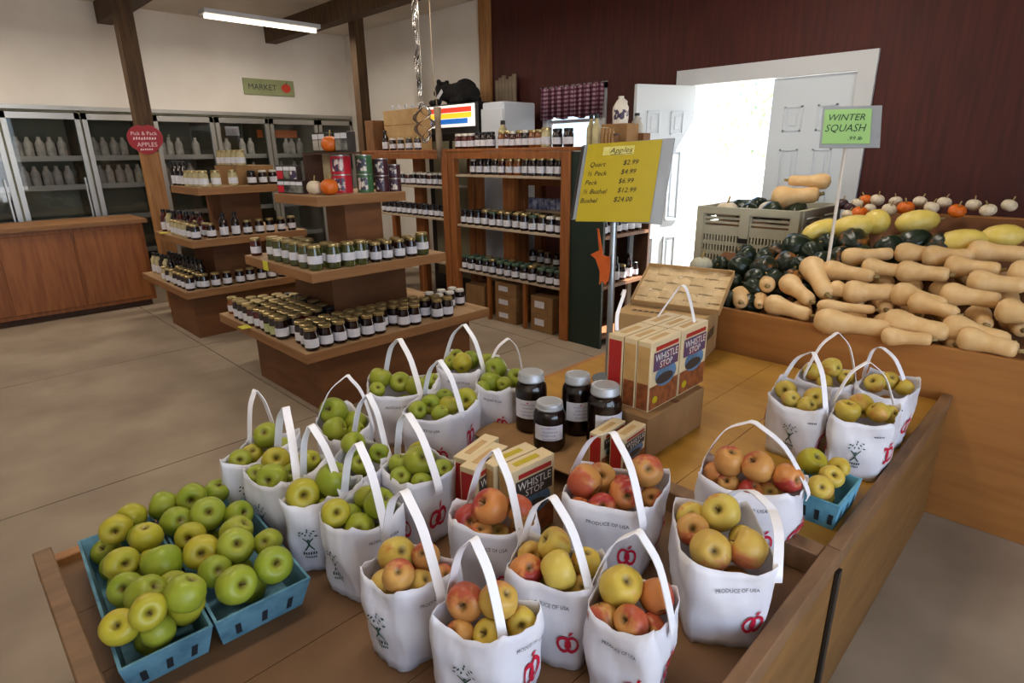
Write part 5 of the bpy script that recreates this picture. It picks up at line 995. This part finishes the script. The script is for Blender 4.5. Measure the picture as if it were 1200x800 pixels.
for j in range(nb):
    mb = MB(); y0 = sy * (j + .5) / nb
    pts = [tp(-sx / 2 + sx * q / 14, y0, .006 - .004 * math.cos(math.pi * (q / 2 - .5 + j))) for q in range(15)]
    mb.ribbon(pts, Vector((0, math.cos(tl), math.sin(tl))), sy / nb * .9, .002); mb.build('splint', M['brown_pulp'], t)
for (a, b) in (((-sx / 2, 0), (sx / 2, 0)), ((sx / 2, 0), (sx / 2, sy)), ((sx / 2, sy), (-sx / 2, sy)), ((-sx / 2, sy), (-sx / 2, 0))):
    MB().ribbon([tp(a[0], a[1], .012), tp(b[0], b[1], .012)], Vector((0, -math.sin(tl), math.cos(tl))), .035, .004).build('rim', M['carton_l'], t)
# ================= PRICE SIGN ON ITS POLE =================
def sign_frame(C, yaw, lean, roll, w_, h):
    Rv = Vector((math.cos(yaw), math.sin(yaw), 0)); N = Vector((math.sin(yaw), -math.cos(yaw), 0)); U = Vector((-N.x * math.sin(lean), -N.y * math.sin(lean), math.cos(lean)))
    r = Rv * math.cos(roll) + U * math.sin(roll); u = -Rv * math.sin(roll) + U * math.cos(roll); n = r.cross(u)
    return Matrix(((r.x, u.x, n.x, C[0]), (r.y, u.y, n.y, C[1]), (r.z, u.z, n.z, C[2]), (0, 0, 0, 1)))
t = thing('price_sign', 'yellow hand-lettered apple price sign on a metal pole', 'sign', (-1.455, 2.05, .52))
T0 = Vector((-1.455, 2.05, .52)); Mx = sign_frame((-1.435, 2.037, 1.382), .2029, .3936, .0419, .318, .33); Mx.translation = Mx.translation - T0
MB().tube([(0, .0, 0), (0, 0, .72)], .014, 12).build('pole', M['galv'], t, 40); MB().lathe([(0, 0), (.07, 0), (.07, .008), (.02, .012), (0, .012)], 16).build('foot', M['galv'], t, 40); MB().box(-.025, .025, -.012, .02, .70, .76).build('clamp', M['galv'], t)
def on(mb, name, m, par): return mb.build(name, M[m], par)
sh = MB(); sh.add([Mx @ Vector(p) for p in ((-.185, -.155, -.004), (.205, -.17, -.004), (.205, .17, -.004), (-.185, .165, -.004), (-.185, -.155, -.012), (.205, -.17, -.012), (.205, .17, -.012), (-.185, .165, -.012))], [(0, 1, 2, 3), (7, 6, 5, 4), (0, 4, 5, 1), (1, 5, 6, 2), (2, 6, 7, 3), (3, 7, 4, 0)]); sv = on(sh, 'sleeve', 'sleeve', t)
mb = MB().add([Mx @ Vector(p) for p in ((-.19, -.155, -.003), (-.176, -.155, -.003), (-.176, .16, -.003), (-.19, .16, -.003))], [(0, 1, 2, 3)]); mb.build('sleeve_clip', M['tape'], t)
pp = MB(); pp.add([Mx @ Vector(p) for p in ((-.159, -.165, .001), (.159, -.165, .001), (.159, .165, .001), (-.159, .165, .001), (-.159, -.165, -.001), (.159, -.165, -.001), (.159, .165, -.001), (-.159, .165, -.001))], [(0, 1, 2, 3), (7, 6, 5, 4), (0, 4, 5, 1), (1, 5, 6, 2), (2, 6, 7, 3), (3, 7, 4, 0)]); pap = on(pp, 'paper', 'yellow_paper', t)
f = lambda x, y: Mx @ Vector((x, y, .0018)); f2 = lambda x, y: Mx @ Vector((x, y, .0025))
mb = MB(); mb.add([f(-.085, .112), f(.05, .112), f(.05, .148), f(-.085, .148)], [(0, 1, 2, 3)]); mb.build('title_strip', M['pale_strip'], pap)
mb = MB(); put_text(mb, 'Apples', f2, -.008, .131, .095, .022, .35); mb.add([f2(-.05, .112), f2(.045, .115), f2(.045, .117), f2(-.05, .114)], [(0, 1, 2, 3)])
for i, (a, b) in enumerate((('Quart', '$2.99'), ('½ Peck', '$4.99'), ('Peck', '$6.99'), ('½ Bushel', '$12.99'), ('Bushel', '$24.00'))):
    y = .075 - i * .038; put_text(mb, a, f2, -.135 - .004 * i, y, None, .020, .25, 0, True); put_text(mb, b, f2, .012 + .006 * (i == 3) - .004 * i, y + .004, None, .020, .2, 0, True)
mb.build('handwriting', M['ink_black'], pap)
# orange felt leaf taped to the pole
lf = [(-.085, .095), (-.062, .02), (-.062, .02), (-.095, -.012), (-.06, -.022), (-.045, -.06), (-.03, -.10), (-.025, -.125), (-.015, -.112), (.0, -.122), (.006, -.11), (.02, -.105), (.012, -.04), (.015, .0), (-.015, -.008), (-.04, .02), (-.062, .055)]
lf = [(-.07, .11), (-.052, .02), (-.105, -.005), (-.072, -.02), (-.045, -.07), (-.045, -.128), (-.03, -.108), (-.012, -.122), (.004, -.105), (.012, -.06), (.008, 0), (-.03, .0), (-.06, .108)]
Ml = Matrix.Translation((-1.455, 2.04 - .018, 1.08)) @ Matrix.Rotation(R(-8), 4, 'Z') @ Matrix.Rotation(R(90), 4, 'X')
lt = MB().prism(lf, .004).build('felt_leaf', M['leaf_o'], None, 0, 0); lt.matrix_world = Ml; tag(lt, 'orange felt maple leaf fixed to the price sign pole', 'decoration')
# ================= WINTER SQUASH SIGN =================
t = thing('squash_sign', 'green WINTER SQUASH card in clear sleeve on a stick', 'sign', (-.965, 3.21, .86)); T0 = Vector((-.965, 3.21, .86))
MB().tube([(0, .01, -.05), (0, .01, .70)], .008, 8).build('stick', M['lid_white'], t, 40)
Mx2 = sign_frame((-.956, 3.216, 1.597), .3966, .6689, -.0136, .243, .232); Mx2.translation = Mx2.translation - T0
sh = MB(); sh.add([Mx2 @ Vector(p) for p in ((-.125, -.12, -.002), (.125, -.12, -.002), (.125, .12, -.002), (-.125, .12, -.002), (-.125, -.12, -.006), (.125, -.12, -.006), (.125, .12, -.006), (-.125, .12, -.006))], [(0, 1, 2, 3), (7, 6, 5, 4), (0, 4, 5, 1), (1, 5, 6, 2), (2, 6, 7, 3), (3, 7, 4, 0)]); on(sh, 'sleeve', 'sleeve', t)
pp = MB(); pp.add([Mx2 @ Vector(p) for p in ((-.115, -.10, .001), (.083, -.10, .001), (.083, .10, .001), (-.115, .10, .001), (-.115, -.10, -.001), (.083, -.10, -.001), (.083, .10, -.001), (-.115, .10, -.001))], [(0, 1, 2, 3), (7, 6, 5, 4), (0, 4, 5, 1), (1, 5, 6, 2), (2, 6, 7, 3), (3, 7, 4, 0)]); pap = on(pp, 'card', 'green_paper', t)
f = lambda x, y: Mx2 @ Vector((x, y, .0022)); mb = MB(); put_text(mb, 'WINTER', f, -.022, .052, .16, .038, .2); put_text(mb, 'SQUASH', f, -.025, -.010, .165, .042, .2); put_text(mb, '.99 lb', f, .02, -.07, .06, .022, .2); mb.build('handwriting', M['ink_green'], pap)
# ================= GREY BULK BIN =================
t = thing('bulk_bin', 'grey slotted plastic bulk bin in front of the doorway', 'bin', (-1.655, 3.99 + .14, 0)); BX0, BX1, BY0, BY1, BZ0, BZ1 = -.335, .335, -.36, .36, .30, 1.14
def gridpanel(xs, zs, hole, th):
    mb = MB(); nx, nz = len(xs), len(zs); solid = lambda i, j: 0 <= i < nx - 1 and 0 <= j < nz - 1 and not hole(i, j)
    for i in range(nx - 1):
        for j in range(nz - 1):
            if not solid(i, j): continue
            a, b, c, d = xs[i], xs[i + 1], zs[j], zs[j + 1]
            mb.add([(a, 0, c), (b, 0, c), (b, 0, d), (a, 0, d)], [(0, 1, 2, 3)]); mb.add([(a, th, c), (b, th, c), (b, th, d), (a, th, d)], [(3, 2, 1, 0)])
            for (di, dj, q) in ((-1, 0, ((a, c), (a, d))), (1, 0, ((b, c), (b, d))), (0, -1, ((a, c), (b, c))), (0, 1, ((a, d), (b, d)))):
                if not solid(i + di, j + dj): mb.add([(q[0][0], 0, q[0][1]), (q[1][0], 0, q[1][1]), (q[1][0], th, q[1][1]), (q[0][0], th, q[0][1])], [(0, 1, 2, 3)])
    return mb
def cells(lo, hi, n, duty):
    s = (hi - lo) / n; out = [lo]
    for k in range(n): out += [lo + s * (k + .5 - duty / 2), lo + s * (k + .5 + duty / 2)]
    return out + [hi]
def slotted(w_, h):
    # two lower fields of small upright slots, two upper fields of long level slots
    mb = MB(); m_ = w_ / 2
    for s in (-1, 1):
        c = s * w_ * .235; hw = w_ * .19
        xs = cells(c - hw, c + hw, 12, .5); zs = cells(.10 * h, .80 * h, 9, .62)
        q = gridpanel(xs, zs, lambda i, j: i % 2 == 1 and j % 2 == 1, .02); mb.add(q.v, q.f)
        zs = cells(.85 * h, .95 * h, 3, .5); q = gridpanel([c - hw, c - hw * .92, c + hw * .92, c + hw], zs, lambda i, j: i == 1 and j % 2 == 1, .02); mb.add(q.v, q.f)
        mb.box(c - hw, c + hw, 0, .02, .80 * h, .85 * h)
    for (a, b) in ((-m_, -w_ * .425), (-w_ * .045, w_ * .045), (w_ * .425, m_)): mb.box(a, b, -.012, .025, .10 * h, .95 * h)
    mb.box(-m_, m_, -.012, .025, 0, .10 * h); mb.box(-m_, m_, -.012, .03, .95 * h, h)
    return mb
for (rot, loc, w_) in ((0, (0, BY0, BZ0), .67), (90, (BX1 - .001, 0, BZ0), .66), (180, (0, BY1, BZ0), .67), (270, (BX0 + .001, 0, BZ0), .66)):
    slotted(w_, BZ1 - BZ0).build('slotted_wall', M['crate'], t, 0, 0, loc, R(rot))
MB().box(BX0, BX1, BY0, BY1, BZ0, BZ0 + .02).build('bin_floor', M['crate'], t)
for x in (BX0 + .05, 0, BX1 - .05): MB().box(x - .04, x + .04, BY0, BY1, .1205, BZ0).build('runner', M['crate'], t)
MB().box(-.03, .03, BY0 - .02, BY0 - .012, .92, .95).build('latch', M['black'], t)
tag(MB().box(-.33, .33, -.35, .35, .10, .12).box(-.33, -.25, -.35, .35, 0, .1).box(-.05, .05, -.35, .35, 0, .1).box(.25, .33, -.35, .35, 0, .1).build('pallet', M['carton_d'], None, 0, 0, (-1.655, 4.13, 0)), 'wooden pallet beneath the grey bulk bin', 'pallet')
# ================= SQUASH =================
def skin_lathe(prof, m, name, seg=20, wob=None): return MB().lathe(prof, seg, wob=wob).mesh(name, M[m], 1)
# butternut along +Z: bulb at bottom, unit length 1, bulb diameter given as .42
BN = skin_lathe([(0, 0), (.05, .008), (.13, .03), (.185, .09), (.21, .17), (.205, .27), (.175, .38), (.148, .5), (.138, .65), (.14, .8), (.135, .9), (.11, .965), (.06, .99), (0, .995)], 'butternut', 'butternut_squash')
BNS = MB().tube([(0, 0, .985), (.01, 0, 1.03), (.03, .01, 1.08)], [.045, .032, .038], 7).mesh('stem', M['sq_stem'], 1)
BNB = MB().lathe([(0, -.004), (.028, 0), (.03, .012)], 8).mesh('blossom_scar', M['sq_stem'], 1)
def butternut(p, q, d, label, s=None):
    p, q = Vector(p), Vector(q); ax = (q - p); L = min(.32, max(ax.length + d * .6, d * 1.9)); ax.normalize()
    o = link('butternut_squash', BN, None, p - ax * d * .5); o.rotation_mode = 'QUATERNION'; o.rotation_quaternion = ax.to_track_quat('Z', 'Y'); k = d / .42; o.scale = (k, k, L)
    tag(o, label, 'squash', 'butternut squash on the sloping bench'); link('stem', BNS, o); link('blossom_scar', BNB, o); return o
bl = ['butternut lying lengthwise above the front board, beside the end-on pair', 'plump butternut angled down above the lengthwise one, neck toward the rail', 'largest upright-leaning butternut in the middle of pile', 'long butternut on the front board past the middle', 'slim butternut wedged behind the long front one', 'butternut with bulb showing beside the leaning one', 'butternut lying level under the green sign stick', 'butternut high in the pile beneath the dark squash', 'butternut tucked behind the level one', 'round butternut bulb peeping between neighbours', 'butternut on the front board beyond the long one', 'second-row butternut beyond the bulb', 'third-row butternut beyond the level one', 'fourth-row butternut beyond the high one', 'front-board butternut, last but one toward the far end', 'second-row butternut toward the far end', 'third-row butternut toward the far end', 'last butternut at the far end', 'short front butternut past the long one', 'second-row butternut near the end', 'second-row butternut between front ones', 'front butternut near the end', 'high butternut near the far end', 'high butternut under the yellow squash', 'butternut at the very end']
for (p, q, d), lb in zip(BNUT, bl): butternut(p, q, d, lb)
for (x, y, z, d), lb in zip(BNEND, ('end-on butternut at the carton corner of the bench', 'small end-on butternut next to the corner one', 'end-on butternut with stem, raised above the first two')):
    v = Vector((x, y, z)); dr = (camv - v); dr.z *= .3; dr.normalize(); butternut(v - dr * .14, v + dr * .02, d, lb)
AC = skin_lathe([(0, -.52), (.1, -.50), (.25, -.42), (.38, -.26), (.47, -.04), (.49, .14), (.44, .3), (.3, .4), (.14, .42), (.05, .39), (0, .38)], 'acorn', 'acorn_squash', 40, lambda a, z: 1 - .07 * (1 - abs(math.cos(a * 5))) )
AC2 = AC.copy(); AC2.materials[0] = M['acorn_o']
ACS = MB().tube([(0, 0, .38), (.01, 0, .48), (.05, .02, .55)], [.06, .045, .05], 7).mesh('stem', M['sq_stem'], 1)
for i, (x, y, z, d) in enumerate(ACORN):
    rr = random.Random(i); o = link('acorn_squash', AC2 if i in (2, 3, 6, 9, 10, 13, 18) else AC, None, (x, y, z)); o.scale = (d,) * 3; o.rotation_euler = (rr.uniform(.5, 2.4), rr.uniform(-.5, .5), rr.uniform(0, 6.28)); link('stem', ACS, o)
    tag(o, 'dark green %sacorn squash, %s counted from the woven tray along the heap' % ('orange-patched ' if o.data == AC2 else '', ORD[sorted(range(len(ACORN)), key=lambda j: ACORN[j][0]).index(i) + 1]), 'squash', 'acorn squash heap')
SP = skin_lathe([(0, 0), (.07, .01), (.18, .07), (.27, .2), (.31, .38), (.315, .55), (.28, .75), (.19, .91), (.09, .985), (.03, 1.0), (0, 1.0)], 'spag', 'spaghetti_squash')
SPS = MB().tube([(0, 0, .99), (.01, 0, 1.04), (.03, 0, 1.1)], [.045, .03, .03], 7).mesh('stem', M['sq_stem'], 1)
for i, (p, q, d) in enumerate(YSQ):
    p, q = Vector(p), Vector(q); ax = (q - p).normalized(); L = (q - p).length + d * .7; c = (p + q) / 2
    o = link('spaghetti_squash', SP, None, c - ax * L / 2); o.rotation_mode = 'QUATERNION'; o.rotation_quaternion = ax.to_track_quat('Z', 'Y'); k = d / .63; o.scale = (k, k, L); link('stem', SPS, o)
    tag(o, 'yellow squash above the dark heap, %s from the bulk bin' % ORD[i + 1], 'squash', 'yellow squash row')
mk = {'w': pumpkin(.5, .8, 'gourd_w'), 'o': pumpkin(.5, .78, 'pump'), 'd': pumpkin(.5, .82, 'gourd_d')}
for i, (x, y, z, d) in enumerate(MINI):
    c = 'wowowwddwwowwwowww'[i]; b, s = mk[c]; o = link('mini_pumpkin', b, None, (x, y, z - d * .4)); o.scale = (d,) * 3; o.rotation_euler = (.3 * math.sin(i), .3 * math.cos(i * 2), i); link('stem', s, o)
    tag(o, '%s mini pumpkin at the back of bench, %s from the sign stick' % ({'w': 'white', 'o': 'orange', 'd': 'dark'}[c], ORD[sorted(range(len(MINI)), key=lambda j: MINI[j][0]).index(i) + 1]), 'pumpkin', 'mini pumpkins at the bench back')
# under layer that fills the bench beneath the squash on show
k = 0
for j in range(4):
    for i in range(12):
        x = -1.58 + i * .122 + .06 * (j % 2); y = 2.93 + j * .2; z = .635 + (y - 2.84) * .26 + .080; k += 1
        if y > 3.6 and x > -.9: continue
        if x < -.95 and j > 0 or x < -1.2:
            o = link('acorn_squash', AC, None, (x, y, z)); o.scale = (.118,) * 3; o.rotation_euler = (1.3, .2 * i, i * 1.7); link('stem', ACS, o)
            tag(o, 'dark acorn squash underneath the heap, %s along, %s row back' % (ORD[i + 1], ORD[j + 1]), 'squash', 'acorn squash underneath')
        else: butternut((x - .02, y + .07, z), (x + .02, y - .06, z), .10, 'butternut underneath the pile, %s along, %s row back' % (ORD[i + 1], ORD[j + 1]))
# squash in the bulk bin
fill = tag(MB().box(-.30, .30, -.325, .325, 0, .70).build('crate_liner', M['carton_d'], None, 0, .01, (-1.655, 4.13, .3205)), 'brown carton liner inside the grey bulk bin', 'liner')
for i, (x, y, d, c) in enumerate(((-1.86, 3.93, .15, 's'), (-1.72, 3.94, .14, 'a'), (-1.56, 3.93, .16, 'a'), (-1.44, 4.02, .15, 'a'), (-1.85, 4.12, .15, 'a'), (-1.66, 4.15, .15, 's'), (-1.5, 4.2, .16, 'a'), (-1.82, 4.32, .16, 'a'), (-1.62, 4.35, .15, 'a'))):
    zz = 1.0215 + d * .52
    if c == 'a': o = link('acorn_squash', AC, None, (x, y, zz)); o.scale = (d * .95,) * 3; o.rotation_euler = (1.2, .3 * i, i); link('stem', ACS, o); tag(o, 'dark acorn squash inside the grey bin, %s counted from doorway' % ORD[i + 1], 'squash', 'squash in the bulk bin')
    else: o = link('pale_squash', mk['w'][0], None, (x, y, zz - d * .4)); o.scale = (d,) * 3; link('stem', mk['w'][1], o); tag(o, 'pale squash inside the grey bin, %s' % ['by the corner', 'mid', 'x'][min(1, i)], 'squash', 'squash in the bulk bin')
butternut((-1.53, 4.02, 1.20), (-1.36, 4.09, 1.22), .15, 'butternut lying on top of the grey bin squash'); butternut((-1.34, 4.12, 1.30), (-1.52, 4.06, 1.305), .10, 'smaller butternut balanced over the one on the bin')
o = link('grey_squash', mk['w'][0].copy(), None, (-1.64, 3.20, .80)); o.data.materials[0] = M['crate']; o.scale = (.13,) * 3; tag(o, 'grey green squash behind the woven tray', 'squash'); link('stem', mk['w'][1], o)
